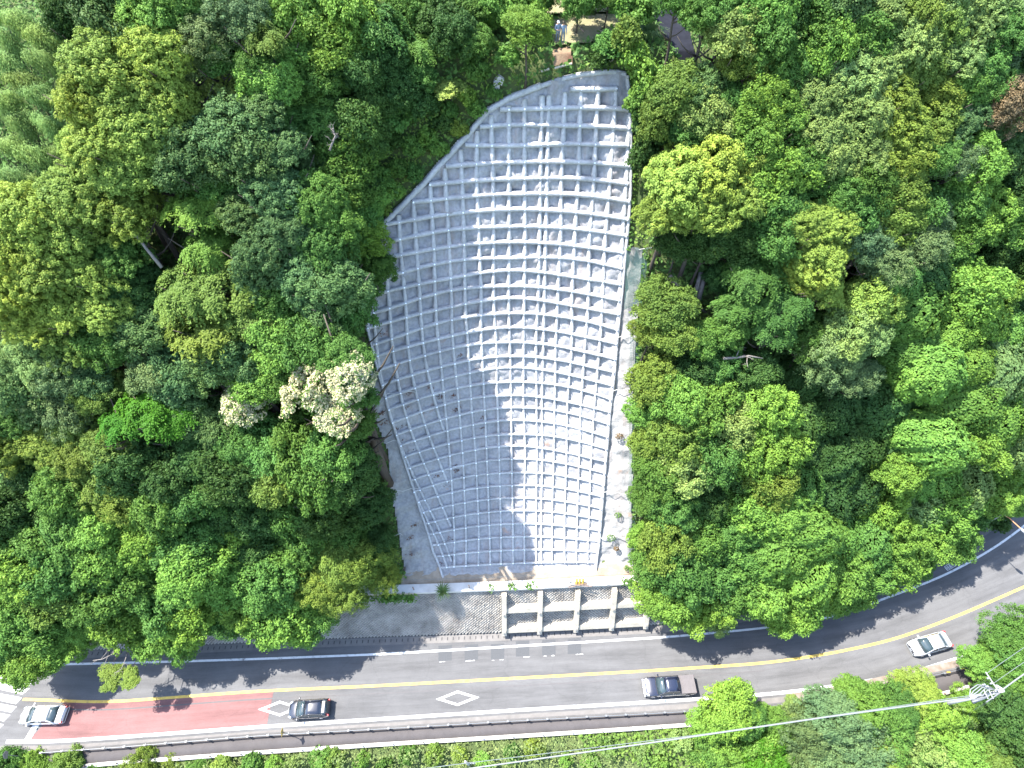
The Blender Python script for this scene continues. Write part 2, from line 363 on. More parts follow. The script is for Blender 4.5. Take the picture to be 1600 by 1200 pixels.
# red lane: slanted left end (stop line), straight right end
def quadz(name, pts, m, z, kind="structure"):
    P = [bp(a, b, z) for a, b in pts]; return tag(newmesh(name, P, [tuple(range(len(P)))][::1], m, uv=[(p[0], p[1]-float(Yellow(p[0]))) for p in P]), kind=kind)
def red_lane():
    a = bp(45, 1157)[0]; b = bp(100, 1100)[0]; e0 = bp(417, 1132)[0]; e1 = bp(427, 1083)[0]
    V = []; UV = []; n = 60
    for i in range(n+1):
        t = i/n; xb = a+(e0-a)*t; xt = b+(e1-b)*t
        for x, y in ((xb, float(Outer(xb))+0.15), (xt, float(Yellow(xt))-0.12)): V.append((x, y, 0.004)); UV.append((x, y-float(Yellow(x))))
    newm = newmesh("red_road_surface", V, np.array([(2*i, 2*i+2, 2*i+3, 2*i+1) for i in range(n)]), M_red_asph, uv=UV); tag(newm, kind="structure")
red_lane()
rib("edge_line", Inner, 0.22, bp(95,1038)[0], XR_, 0.010, M_white)
rib("centre_line", Yellow, 0.26, bp(35,1094)[0], XR_, 0.011, M_yellow)
rib("outer_line", Outer, 0.30, bp(10,1158)[0], XR_, 0.0105, M_white)
def wear(m, base):
    nt = m.node_tree; b = nt.nodes["Principled BSDF"]; src = b.inputs["Base Color"].links[0].from_socket
    tc = nd(nt, "ShaderNodeTexCoord"); n = nd(nt, "ShaderNodeTexNoise"); n.inputs["Scale"].default_value = 1.6; n.inputs["Detail"].default_value = 9; n.inputs["Roughness"].default_value = 0.75
    nt.links.new(tc.outputs["Object"], n.inputs["Vector"]); r = ramp(nt, [(0.36, (1, 1, 1)), (0.46, (0, 0, 0))]); nt.links.new(n.outputs["Fac"], r.inputs[0])
    mx = nd(nt, "ShaderNodeMix", data_type='RGBA'); nt.links.new(r.outputs[0], mx.inputs[0]); nt.links.new(src, mx.inputs[6]); mx.inputs[7].default_value = (*base, 1); nt.links.new(mx.outputs[2], b.inputs["Base Color"])
wear(M_white, (0.16, 0.158, 0.155)); wear(M_yellow, (0.20, 0.15, 0.06))
M_worn = mat("worn_paint", (0.095, 0.09, 0.09), 0.85, 0.2, nscale=2.5, col2=(0.075, 0.073, 0.073))
rib("worn_line", lambda x: Yellow(x)-0.75+0.0*x, 0.12, bp(100,1100)[0], bp(1200,1050)[0], 0.008, M_worn)
# crosswalk bars
def crosswalk():
    mb = MB()
    bars = [((8,1048),(20,1038),(36,1044),(24,1053)), ((22,1037),(34,1029),(60,1034),(52,1046)),
            ((0,1060),(4,1053),(54,1062),(46,1071)), ((-20,1073),(-14,1064),(46,1076),(35,1085)), ((-30,1088),(-25,1079),(34,1090),(25,1100)),
            ((-30,1103),(-25,1095),(26,1104),(17,1113)), ((-30,1119),(-30,1110),(16,1117),(6,1127)), ((-30,1133),(-30,1126),(6,1132),(-4,1141))]
    for q in bars[1:]:
        mb.add([bp(a, b, 0.009) for a, b in q], [(0,1,2,3)])
    o = mb.build("crosswalk_markings", M_white); tag(o, kind="structure")
crosswalk()
quadz("stop_line_markings", [(37,1158),(46,1158),(62,1132),(53,1130)], M_white, 0.013)
def diamond(cx, cy, hw, hh, tl):
    mb = MB(); o = [(cx-hw, cy+tl), (cx, cy+hh), (cx+hw, cy-tl), (cx, cy-hh)]; c = (cx, cy)
    O = [bp(a, b, 0.012) for a, b in o]; C = bp(cx, cy, 0.012); I = [C+(p-C)*0.70 for p in O]
    for k in range(4): mb.add([O[k], O[(k+1) % 4], I[(k+1) % 4], I[k]], [(0,1,2,3)])
    tag(mb.build("diamond_marking", M_white), kind="structure")
diamond(715, 1091, 34, 12, 1.5); diamond(437, 1107, 34, 12, 1.5)
for a, b, y in ((685,706,1010),(726,747,1008.5),(767,788,1007.5),(806,827,1003),(847,868,1001),(887,908,999)):
    s_ = -0.055*(b-a)
    quadz("road_patch", [(a, y+23), (b, y+23+s_), (b, y+s_-1), (a, y-1)], M_patch, 0.007)
    for _k in range(4): 
        u0 = a+(b-a)*random.random(); u1 = u0+random.uniform(1.5, 7); w0 = -0.055*(u0-a); h_ = random.uniform(.5, 1.4); quadz("worn_markings", [(u0, y+24.8+w0), (u1, y+24.5+w0), (u1-.4, y+24.5+w0-h_), (u0+.3, y+24.8+w0-h_*.8)], M_white, 0.0085+_k*.0012)
    if y < 0: quadz("worn_markings", [(a-1, y+25.5), (b+1, y+25.2+s_), (b+1, y+23.4+s_), (a-1, y+23.4)], M_white, 0.0085)
# gutter slots
mb = MB()
for x in np.arange(-48, 17, 0.62):
    y = float(Wf(x))-0.32; mb.add([(x-0.05, y-0.16, 0.010), (x+0.05, y-0.16, 0.010), (x+0.05, y+0.16, 0.010), (x-0.05, y+0.16, 0.010)], [(0,1,2,3)])
tag(mb.build("gutter_slots", M_slot), kind="structure")
# painted frame on the shoulder
def painted_frame():
    mb = MB(); c = [(1475,885.5),(1480.5,892),(1494,884),(1488.5,877.5)]; P = [bp(a, b, 0.01) for a, b in c]
    def q(u, v): return P[0]*(1-u)*(1-v)+P[3]*u*(1-v)+P[2]*u*v+P[1]*(1-u)*v
    def r(u0, u1, v0, v1): mb.add([q(u0,v0), q(u0,v1), q(u1,v1), q(u1,v0)], [(0,1,2,3)])
    r(0,.07,0,1); r(.93,1,0,1); r(.07,.93,0,.09); r(.07,.93,.91,1)
    r(.14,.19,.25,.8); r(.25,.31,.2,.8); r(.31,.40,.68,.8); r(.31,.40,.44,.54)
    r(.45,.52,.2,.8); r(.52,.62,.2,.3); r(.52,.62,.45,.55); r(.52,.62,.7,.8); r(.62,.66,.5,.8)
    mb.add([q(.72,.2), q(.72,.8), q(.82,.5)], [(0,1,2)]); mb.add([q(.88,.2), q(.88,.8), q(.78,.5)], [(0,2,1)])
    tag(mb.build("painted_marking", M_white), kind="structure")
painted_frame()
# dirt accumulated in the verge, right bend
M_dirt = mat("verge_dirt", (0.13, 0.10, 0.075), 0.95, 0.1, nscale=1.5, col2=(0.19, 0.17, 0.15))
strip("verge_dirt", Rail, Rail, bp(1230,1090)[0], bp(1545,1030)[0], 0.012, M_dirt, o0=0.32, o1=1.0)

# ---------------- bench behind the wall ----------------
xsb = np.arange(bp(640,920)[0], bp(1015,905)[0], 0.4)
V = []
for x in xsb:
    w_ = float(Wf(x)); s = float(S(x, 6.3))
    for t in np.linspace(0, 1, 5):
        y = (w_+3.9)*(1-t)+(s+0.3)*t; V.append((x, y, 5.70+0.45*t+0.05*math.sin(x*2+t*5)))
n = len(xsb)
tag(newmesh("dirt_bench_ground", V, np.array([(i*5+k, (i+1)*5+k, (i+1)*5+k+1, i*5+k+1) for i in range(n-1) for k in range(4)]), M_soil, smooth=True), kind="structure")

# ---------------- masonry wall ----------------
def wallpt(x, t, off=0.0):   # t 0..1 up the battered face
    w_ = float(Wf(x)); n = np.array([0, -5.6, 3.3]); n = n/np.linalg.norm(n)
    p = np.array([x, w_+3.3*t, 5.6*t]); return p+n*off
def masonry():
    wl, wr = bp(120,1010)[0], bp(1078,974)[0]
    root = empty("masonry_retaining_wall", (0,0,0), 0, "sloping retaining wall of grey blocks laid diagonally along the inner road edge", "retaining wall")
    xs = np.arange(wl, wr+0.01, 0.5); V = []; n = len(xs)
    for x in xs:
        for t in (0.0, 0.5, 1.0): V.append(wallpt(x, t, -0.05))
        V.append((x, float(Wf(x))+3.9, 5.5))
    newmesh("wall_face", V, np.array([(i*4+k, (i+1)*4+k, (i+1)*4+k+1, i*4+k+1) for i in range(n-1) for k in range(3)]), M_joint, root)
    s = 0.36; h = math.hypot(3.3, 5.6); Vb = []; Fb = []
    r_ = random.Random(3)
    for j in range(int(h/(s*0.5))+1):
        for i in range(int((wr-wl)/(s*1.0))+1):
            cx = wl+i*s*1.0+(s*0.5 if j % 2 else 0); ch = j*s*0.5+0.25
            if ch > h-0.1 or cx > wr-0.2: continue
            b = len(Vb); g = s*0.47; dx, dy = r_.uniform(-.02,.02), r_.uniform(-.02,.02); hh = r_.uniform(0.05, 0.11)
            ring = [(-g,0),(0,-g*0.98),(g,0),(0,g*0.98)]
            for a, c in ring: Vb.append(wallpt(cx+a, (ch+c)/h, -0.05))
            for a, c in ring: Vb.append(wallpt(cx+a*0.55+dx, (ch+c*0.55+dy)/h, hh))
            Fb += [(b+4,b+5,b+6,b+7)]+[(b+k, b+(k+1) % 4, b+4+(k+1) % 4, b+4+k) for k in range(4)]
    newmesh("wall_blocks", Vb, np.array(Fb), M_block, root)
    # coping
    xl2 = bp(555,938)[0]; xr2 = 15.2
    V = []; xs = np.arange(xl2, xr2+0.01, 0.5)
    for x in xs:
        w_ = float(Wf(x))
        for y, z in ((w_+3.05, 5.45), (w_+3.05, 5.85), (w_+3.95, 5.92), (w_+3.95, 5.4)): V.append((x, y, z))
    n = len(xs); Fc = [(i*4+k, i*4+(k+1) % 4, (i+1)*4+(k+1) % 4, (i+1)*4+k) for i in range(n-1) for k in range(4)] + [(0,1,2,3), (n*4-1, n*4-2, n*4-3, n*4-4)]
    newmesh("coping", V, Fc, M_edge, root)
    # older lower footing beam
masonry()
# ---------------- concrete frame on the wall ----------------
def crib():
    root = empty("concrete_buttress_frame", (float(bp(900,985)[0]), float(Wf(6)), 0), 0, "pale cast concrete frame of posts and beams standing against the block wall", "concrete frame")
    root_loc = np.array(root.location); xs = [bp(a, 985, 1.0)[0] for a in (788, 843, 900, 956, 1010)]
    def P(x, t, off): return wallpt(x, t, off)-root_loc
    def sweep(name, A, B, name_w, hw):
        pass
    for x in xs:
        mb = MB(); hw = 0.26; V = []
        for t, o0, o1 in ((0.06, -0.1, 0.75), (0.93, -0.1, 0.75)):
            for dx, o in ((-hw, o0), (hw, o0), (hw, o1), (-hw, o1)): V.append(P(x+dx, t, o))
        mb.add(V, [(0,1,2,3),(7,6,5,4),(0,4,5,1),(1,5,6,2),(2,6,7,3),(3,7,4,0)])
        mb.build("post", M_conc, root)
        for t in (0.16, 0.56):
            hb = MB(); c = P(x, t, 0.80); hb.box(c, (0.34, 0.22, 0.34), Matrix.Rotation(-math.atan2(3.3, 5.6), 3, 'X')); hb.build("anchor_block", M_conc, root)
            hb = MB(); c2 = P(x, t, 0.93); hb.tube([c2, c2+np.array([0, -0.16, 0.1])], 0.07, 8); hb.build("anchor_cap", M_galv, root)
    for x0, x1 in zip(xs[:-1], xs[1:]):
        for t in (0.16, 0.60):
            V = []
            for x in (x0+0.262, x1-0.262):
                for dt, o in ((-0.055, -0.1), (-0.055, 0.62), (0.035, 0.62), (0.065, -0.1)): V.append(P(x, t+dt, o))
            mb = MB(); mb.add(V, [(0,1,2,3),(7,6,5,4),(0,4,5,1),(1,5,6,2),(2,6,7,3),(3,7,4,0)]); mb.build("beam", M_conc, root)
            pb = MB(); c = P((x0+x1)/2-0.9, t, 0.35); c = c+np.array([0,0,0.2]); pb.tube([c, c+np.array([0,0,0.35])], 0.04, 6); pb.build("drain_pipe", M_galv, root)
crib()

# ---------------- lattice on the slope ----------------
BOUND_PX = [(692,914),(676,862),(655,795),(632,725),(612,660),(592,590),(575,520),(562,460),(562,415),(574,374),(600,345),(626,318),(660,283),(700,236),(730,205),(760,168),(790,152),(845,131),(880,121),(925,113),(952,110),(977,114),(985,170),(986,240),(986,300),(983,350),(978,400),(974,450),(968,510),(962,580),(955,640),(950,700),(943,780),(937,850),(932,906),(870,903),(800,903),(745,905)]
LAT_PX = [(692,914),(676,862),(655,795),(632,725),(612,660),(592,590),(575,520),(562,460),(562,415),(574,374),(600,352),(632,325),(665,292),(702,250),(735,214),(764,180),(795,160),(830,148),(900,138),(940,137),(980,140),(984,170),(985,240),(985,300),(982,350),(977,400),(973,450),(967,510),(961,580),(954,640),(949,700),(942,780),(936,850),(931,906),(870,903),(800,903),(745,905)]
def topoly(px): 
    out = []
    for a, b in px: 
        p = hit(a, b); out.append((p[0], 5.65 if b > 894 else min(p[2], 44.95)))
    return np.array(out)
POLY = topoly(BOUND_PX); LAT = topoly(LAT_PX)
APR_R_PX = [(984,385),(1002,390),(1000,440),(998,480),(992,560),(988,640),(988,720),(987,800),(990,870),(990,902),(932,906),(937,850),(943,780),(950,700),(955,640),(962,580),(968,510),(974,450),(978,400)]
APR_L_PX = [(592,590),(568,560),(575,610),(590,665),(605,700),(612,770),(622,830),(630,880),(635,925),(660,921),(692,914),(676,862),(655,795),(632,725),(612,660)]
AR, AL = topoly(APR_R_PX), topoly(APR_L_PX)
def inside(poly, x, z):
    x = np.asarray(x, float); z = np.asarray(z, float); c = np.zeros(x.shape, bool); n = len(poly); j = n-1
    for i in range(n):
        xi, zi = poly[i]; xj, zj = poly[j]
        with np.errstate(divide='ignore', invalid='ignore'):
            k = ((zi > z) != (zj > z)) & (x < (xj-xi)*(z-zi)/(zj-zi+1e-12)+xi)
        c ^= k; j = i
    return c
def vnoise(x, y, seed=0):
    xi = np.floor(x).astype(int); yi = np.floor(y).astype(int); xf = x-xi; yf = y-yi
    def h(a, b):
        v = np.sin(a*127.1+b*311.7+seed*74.7)*43758.5453; return v-np.floor(v)
    u = xf*xf*(3-2*xf); v = yf*yf*(3-2*yf)
    return (h(xi,yi)*(1-u)+h(xi+1,yi)*u)*(1-v)+(h(xi,yi+1)*(1-u)+h(xi+1,yi+1)*u)*v
# arc length along centre profile -> z
zz = np.linspace(5.5, 45.5, 1200); yy = S(np.zeros_like(zz), zz); arc = np.concatenate([[0], np.cumsum(np.hypot(np.diff(zz), np.diff(yy)))])
z2a = lambda z: np.interp(z, zz, arc); a2z = lambda a: np.interp(a, arc, zz)
PITCHR = 1.42
ROWA = np.arange(z2a(6.25), z2a(44.9), PITCHR); ROWZ = a2z(ROWA)
# columns
def lat_left(z):   # leftmost x of the lattice at z
    xs = np.linspace(-20, 5, 200); k = inside(LAT, xs, np.full(200, z)); return xs[k][0] if k.any() else 99
ZK = 25.0; MS = 0.50; XJ0 = bp(710, 870)[0]
XJ0 = hit(710, 870)[0]; XJ1 = hit(684, 560)[0]
def XJ(z): return XJ0 + (XJ1-XJ0)*np.clip((z-8)/17.0, 0, 1.0)
xcols = []; x = XJ1
gaps = [1.45,1.42,1.44,1.40,1.43,1.41,1.38,0.62,1.36,1.44,1.40,1.42,1.44,1.0]
COLS = []     # each: function x(z)
def mkcol(x1, x0): return lambda z, x1=x1, x0=x0: x0+(x1-x0)*np.clip((z-8)/17.0, 0, 1.0)
xa, xb = XJ1, XJ0; COLS.append((mkcol(xa, xb), False))
for g in gaps:
    xa += g; xb += g*0.885; COLS.append((mkcol(xa, xb), False))
xa = XJ1
for g in (1.42,1.40,1.44,1.42,0.55,1.42,1.42,1.4):
    xa -= g; COLS.append((lambda z, x1=xa: x1 + 0.0165*np.clip(26.5-z, 0, 99)**2, True))
def wob(x, z, s): return (vnoise(np.array([x*0.45+s]), np.array([z*0.35+s*3]), 5)[0]-0.5)
def rowz(k, x): return ROWZ[k] + 0.30*(vnoise(np.array([x*0.16]), np.array([k*1.7]), 9)[0]-0.5)*min(1, max(0, (ROWZ[k]-8)/10)) 
def colx(ci, z): return float(COLS[ci][0](z)) + 0.22*(vnoise(np.array([z*0.22]), np.array([ci*2.3]), 4)[0]-0.5)
lattice = empty("slope_lattice", (0, float(S(0, 6.2)), 6.2), 0, "steep pale shotcrete slope covered by a grid of raised concrete beams", "slope frame")
LO = np.array(lattice.location)
def shot_surface(name, poly, amp, m, step=0.17, parent=lattice, off=0.0, seed=1):
    x0, x1 = poly[:,0].min()-0.2, poly[:,0].max()+0.2; z0, z1 = poly[:,1].min()-0.1, poly[:,1].max()+0.1
    X = np.arange(x0, x1, step); Ag = np.arange(z2a(z0), z2a(z1), step)
    XX, AA = np.meshgrid(X, Ag, indexing='ij'); ZZ = a2z(AA); YY = S(XX.ravel(), ZZ.ravel()).reshape(XX.shape)
    e = 0.1; dYdx = (S((XX+e).ravel(), ZZ.ravel())-S((XX-e).ravel(), ZZ.ravel())).reshape(XX.shape)/(2*e)
    dYdz = (S(XX.ravel(), (ZZ+e).ravel())-S(XX.ravel(), (ZZ-e).ravel())).reshape(XX.shape)/(2*e)
    N = np.stack([dYdx, -np.ones_like(dYdx), dYdz], -1); N /= np.linalg.norm(N, axis=-1, keepdims=True)
    nz = (vnoise(XX*0.8, AA*0.8, seed)-0.5)*1.0+(vnoise(XX*2.1, AA*2.1, seed+1)-0.5)*0.5+(vnoise(XX*4.3, AA*4.3, seed+2)-0.5)*0.28
    # rougher upslope
    rough = amp*(0.45+0.9*np.clip((ZZ-10)/25, 0, 1)) if name != "apron" else amp
    D = off + nz*rough
    P = np.stack([XX, YY, ZZ], -1)+N*D[..., None]
    n, mm = XX.shape; i, j = np.meshgrid(np.arange(n-1), np.arange(mm-1), indexing='ij'); i = i.ravel(); j = j.ravel()
    cx = (X[i]+step/2); ca = a2z(Ag[j]+step/2); k = inside(poly, cx, ca); i = i[k]; j = j[k]
    Fc = np.stack([i*mm+j, (i+1)*mm+j, (i+1)*mm+j+1, i*mm+j+1], 1)
    used = np.unique(Fc); remap = -np.ones(n*mm, int); remap[used] = np.arange(len(used))
    return newmesh(name, P.reshape(-1, 3)[used]-(LO if parent is lattice else 0), remap[Fc], m, parent, smooth=True)
shot_surface("shotcrete_face", POLY, 0.42, M_shot)
def sweepbeam(name, pts, nrm, wid, hgt, m, parent, origin, lump=0.0):
    """pts Nx3, nrm Nx3, wid/hgt arrays: rounded ridge lying on the slope"""
    pts = np.array(pts); nrm = np.array(nrm); n = len(pts)
    tan = np.gradient(pts, axis=0); tan /= np.linalg.norm(tan, axis=1, keepdims=True)
    side = np.cross(tan, nrm); side /= np.linalg.norm(side, axis=1, keepdims=True)
    prof = [(-0.62,-0.7),(-0.52,0.35),(-0.36,0.86),(0,1.0),(0.36,0.86),(0.52,0.35),(0.62,-0.7)]; k = len(prof); V = []
    for q in range(n):
        for a, b in prof:
            l = 1+lump*(random.random()-0.5)
            V.append(pts[q]+side[q]*a*wid[q]*l+nrm[q]*b*hgt[q]*l-origin)
    Fc = [(i*k+j, i*k+j+1, (i+1)*k+j+1, (i+1)*k+j) for i in range(n-1) for j in range(k-1)] + [tuple(range(k)), tuple((n-1)*k+j for j in range(k))[::-1]]
    return newmesh(name, V, Fc, m, parent, smooth=True)
nodes = []
for k in range(len(ROWZ)):
    xs = np.arange(-16, 13, 0.22); zs = np.array([rowz(k, x) for x in xs]); ins = inside(LAT, xs, zs)
    run = []
    for x, z, i_ in list(zip(xs, zs, ins))+[(0, 0, False)]:
        if i_: run.append((x, z))
        else:
            if len(run) > 4:
                P = [SP3(a, b) for a, b in run]; N = [SN(a, b) for a, b in run]; n = len(run)
                wd = 0.27+0.08*np.array([vnoise(np.array([a*1.1]), np.array([k*1.0]), 3)[0] for a, _ in run])
                hg = 0.23+0.10*np.array([vnoise(np.array([a*0.9]), np.array([k*1.3]), 6)[0] for a, _ in run])
                up_ = 0.82+0.55*min(1, max(0, (ROWZ[k]-12)/22)); wd = wd*up_; hg = hg*up_*1.08
                sweepbeam("horizontal_beam", P, N, wd, hg, M_beam, lattice, LO, 0.10)
            run = []
for ci in range(len(COLS)):
    ag = np.arange(z2a(6.2), z2a(44.8), 0.24); run = []
    for a in list(ag)+[None]:
        ok = False
        if a is not None:
            z = float(a2z(a)); x = colx(ci, z)
            ok = bool(inside(LAT, np.array([x]), np.array([z]))[0]) and not (COLS[ci][1] and x > XJ(z)-0.30)
        if ok: run.append((x, z, a))
        else:
            if len(run) > 5:
                P = [SP3(x, z) for x, z, _ in run]; N = [SN(x, z) for x, z, _ in run]
                ph = [((a_-ROWA[0])/PITCHR) % 1.0 for *_, a_ in run]   # 0 just above a row, 1 just under the next
                wd = [0.25+0.17*(1-p)*(0.4+0.6*min(1, max(0, (z-12)/20))) for p, (x, z, _) in zip(ph, run)]; hg = [0.20+0.08*(1-p) for p in ph]
                up_ = [0.85+0.40*min(1, max(0, (z-12)/22)) for x, z, _ in run]; wd = [a*b for a, b in zip(wd, up_)]; hg = [a*b*1.05 for a, b in zip(hg, up_)]
                sweepbeam("sloping_beam", P, N, wd, hg, M_beam, lattice, LO, 0.12)
            run = []
    for k in range(len(ROWZ)):
        z = ROWZ[k]; x = colx(ci, z)
        if inside(LAT, np.array([x]), np.array([z]))[0] and not (COLS[ci][1] and x > XJ(z)-0.3): nodes.append((x, rowz(k, x)))
# thick rim beam along the upper left edge and thin sides
def rim(px, wd, hg, name="rim_beam"):
    P = [hit(a, b) for a, b in px]; Q = []
    for a, b in zip(P[:-1], P[1:]):
        n = max(2, int(np.linalg.norm(b-a)/0.35)); Q += [(a[0]+(b[0]-a[0])*i/n, a[2]+(b[2]-a[2])*i/n) for i in range(n)]
    Q.append((P[-1][0], P[-1][2])); Q = [(x, min(z, 44.95)) for x, z in Q]
    sweepbeam(name, [SP3(x, z) for x, z in Q], [SN(x, z) for x, z in Q], [wd]*len(Q), [hg]*len(Q), M_beam, lattice, LO, 0.12)
rim([(578,368),(602,347),(630,320),(664,285),(702,242),(734,208),(763,173),(795,154),(845,134)], 0.46, 0.26)
rim([(842,136),(865,128),(880,123),(905,117),(925,115),(950,112),(965,113),(978,116)], 0.34, 0.16, "cap_beam")
rim([(980,118),(985,170),(986,240),(985,300),(982,350),(977,400),(973,450),(967,510),(961,580),(954,640),(949,700),(942,780),(936,850),(931,906)], 0.30, 0.28)
rim([(561,440),(576,522),(593,590),(613,660),(633,725),(656,795),(677,862),(692,912)], 0.26, 0.26)
# anchors: the 100 that show largest as parts, the others as one part
mb = MB(); mb.tube([(0,0,0),(0,0,0.07)], [0.085,0.075], 8); mb.tube([(0,0,0.07),(0,0,0.16)], [0.045,0.035], 6)
anc0 = mb.build("anchor_head", M_anchor, lattice); ancm = anc0.data
nodes.sort(key=lambda q: -pxscale(SP3(*q))); rest = MB()
for i, (x, z) in enumerate(nodes):
    p = SP3(x, z)+SN(x, z)*0.33; q = Vector(SN(x, z)).to_track_quat('Z', 'Y')
    if i < 100:
        o = anc0 if i == 0 else anc0.copy()
        if i: COL.objects.link(o); o.parent = lattice
        o.location = p-LO; o.rotation_mode = 'QUATERNION'; o.rotation_quaternion = q
    else:
        rest.add([Vector(p-LO)+q @ v.co for v in ancm.vertices], [tuple(f.vertices) for f in ancm.polygons])
tag(rest.build("anchor_heads", M_anchor, lattice), kind="stuff")
# aprons
def apron(name, poly, label, seed):
    o = shot_surface("apron", poly, 0.34, M_apron, parent=None, off=-0.10, seed=seed); o.name = name; tag(o, label, "concrete apron")
apron("concrete_apron", AR, "rough sunlit concrete strip beside the grid slope, below the green net", 11)
apron("concrete_apron", AL, "smooth grey shaded concrete strip beside the grid slope, above the block wall", 21)
# leaf litter and holes in the shaded cells
Vl = []; Fl = []
for (px, py, n) in [(690,618,40),(708,617,40),(710,640,30),(711,728,60),(713,735,40),(640,615,14),(672,606,16),(634,638,12),(625,668,14),(597,645,40),(600,660,24),(757,651,10),(753,668,10),(640,704,12),(685,742,24),(650,820,20),(645,865,16),(686,880,14),(585,498,12),(596,522,10),(660,463,10),(720,555,12),(748,575,10),(640,840,20),(700,757,8),(706,840,18),(655,645,20),(630,690,14)]:
    c = hit(px, py)
    for _ in range(n):
        x = c[0]+rng.normal(0, 0.24); z = c[2]+rng.normal(0, 0.08)
        p = SP3(x, z)+SN(x, z)*0.10; b = len(Vl)
        for k in range(4): Vl.append(p+rng.normal(0, 0.06, 3))
        Fl.append((b, b+1, b+2, b+3))
M_litter = mat("dead_leaves", (0.09, 0.045, 0.03), 0.9, 0.1, nscale=5, col2=(0.18, 0.08, 0.05))
tag(newmesh("leaf_litter", Vl, np.array(Fl), M_litter), kind="stuff")
# ropes over the aprons
def rope(a, b, label, sag=0.25):
    p, q = hit(*a), hit(*b); mbr = MB(); pts = []
    for i in range(9):
        t = i/8; x = p[0]+(q[0]-p[0])*t; z = p[2]+(q[2]-p[2])*t-0.25*math.sin(math.pi*t)*0
        yv = float(S(x, max(z, 6.1))); pts.append((x, yv-0.28+0.12*math.sin(i*2.1), z+0.22))
    mbr.tube(pts, 0.035, 5); tag(mbr.build("safety_rope", M_rope), label, "rope", "ropes laid across the slope edges")
rope((965,526),(1008,522), "white rope across the rough strip, uppermost beside the green net")
rope((958,609),(1003,604), "white rope across the rough strip, second below the green net")
rope((942,767),(990,770), "white rope across the rough strip, third below the green net")
rope((920,838),(1008,837), "white rope across the rough strip, lowest above the wall frame")
rope((566,619),(652,610), "grey rope beside the white flowering tree, shaded, uppermost on that edge")
rope((575,695),(622,686), "grey rope on the shaded grid edge just downhill of the flowering tree")
rope((588,771),(655,760), "grey rope across the smooth shaded concrete strip at mid length")
rope((598,834),(630,832), "short grey rope near the lower end of the smooth shaded strip")
# nets
def net(name, px4, label, nx, nz, lift, wd=0.014):
    C = [hit(*q) for q in px4]   # tl tr br bl
    def Pt(u, v):
        x = (C[0][0]*(1-u)+C[1][0]*u)*(1-v)+(C[3][0]*(1-u)+C[2][0]*u)*v; z = (C[0][2]*(1-u)+C[1][2]*u)*(1-v)+(C[3][2]*(1-u)+C[2][2]*u)*v
        z = max(z, 6.1); return SP3(x, z)+SN(x, z)*(lift+0.18*math.sin(u*5+v*9)*0.6)
    V = []; Fc = []; st = 26
    def line(fn):
        prev = None
        for i in range(st+1):
            p = fn(i/st); q = fn(min(1, i/st+0.01)) if i < st else fn(1)+(fn(1)-fn(0.99)); d = q-p; d /= (np.linalg.norm(d)+1e-9)
            s = np.cross(d, np.array([0, -0.7, 0.7])); s /= np.linalg.norm(s); b = len(V); V.extend([p-s*wd, p+s*wd])
            if i: Fc.append((b-2, b-1, b+1, b))
    for i in range(nx+1): line(lambda t, u=i/nx: Pt(u, t))
    for j in range(nz+1): line(lambda t, v=j/nz: Pt(t, v))
    o = newmesh(name, V, np.array(Fc), M_net); tag(o, label, "net")
net("safety_net", [(980,385),(1012,388),(1006,470),(976,482)], "green mesh safety net hung beside the upper grid slope, full of dead leaves", 16, 52, 0.35)
net("safety_net", [(986,500),(999,500),(993,895),(984,895)], "narrow strip of green netting along the outer edge of the rough strip", 5, 150, 0.30, 0.012)
mb = MB(); mb.tube([hit(980,383)+np.array([0,-0.4,0.3]), hit(996,386)+np.array([0,-0.4,0.05]), hit(1016,386)+np.array([0,-0.5,0.4])], 0.03, 5)
tag(mb.build("head_rope", M_rope), "pale rope along the top edge of the green mesh net", "rope")

# ---------------- foliage prototypes ----------------
def rdirs(n, zmin=-1.0):
    z = rng.uniform(zmin, 1, n); a = rng.uniform(0, 2*math.pi, n); r = np.sqrt(1-z*z)
    return np.stack([r*np.cos(a), r*np.sin(a), z], 1)
def quads(C, N, S_, asp=0.6, jit=0.5, tdir=None):
    n = len(C); N = N+rng.normal(0, jit, (n, 3)); N /= np.linalg.norm(N, axis=1, keepdims=True)
    t = rng.normal(0, 1, (n, 3)) if tdir is None else tdir+rng.normal(0, 0.35, (n, 3))
    t -= N*np.sum(t*N, axis=1, keepdims=True); t /= np.linalg.norm(t, axis=1, keepdims=True); b = np.cross(N, t)
    S_ = S_[:, None]*rng.uniform(0.7, 1.3, (n, 1))
    V = np.stack([C-t*S_, C-b*S_*asp, C+t*S_, C+b*S_*asp], 1)
    return V.reshape(-1, 3), np.arange(4*n).reshape(n, 4)
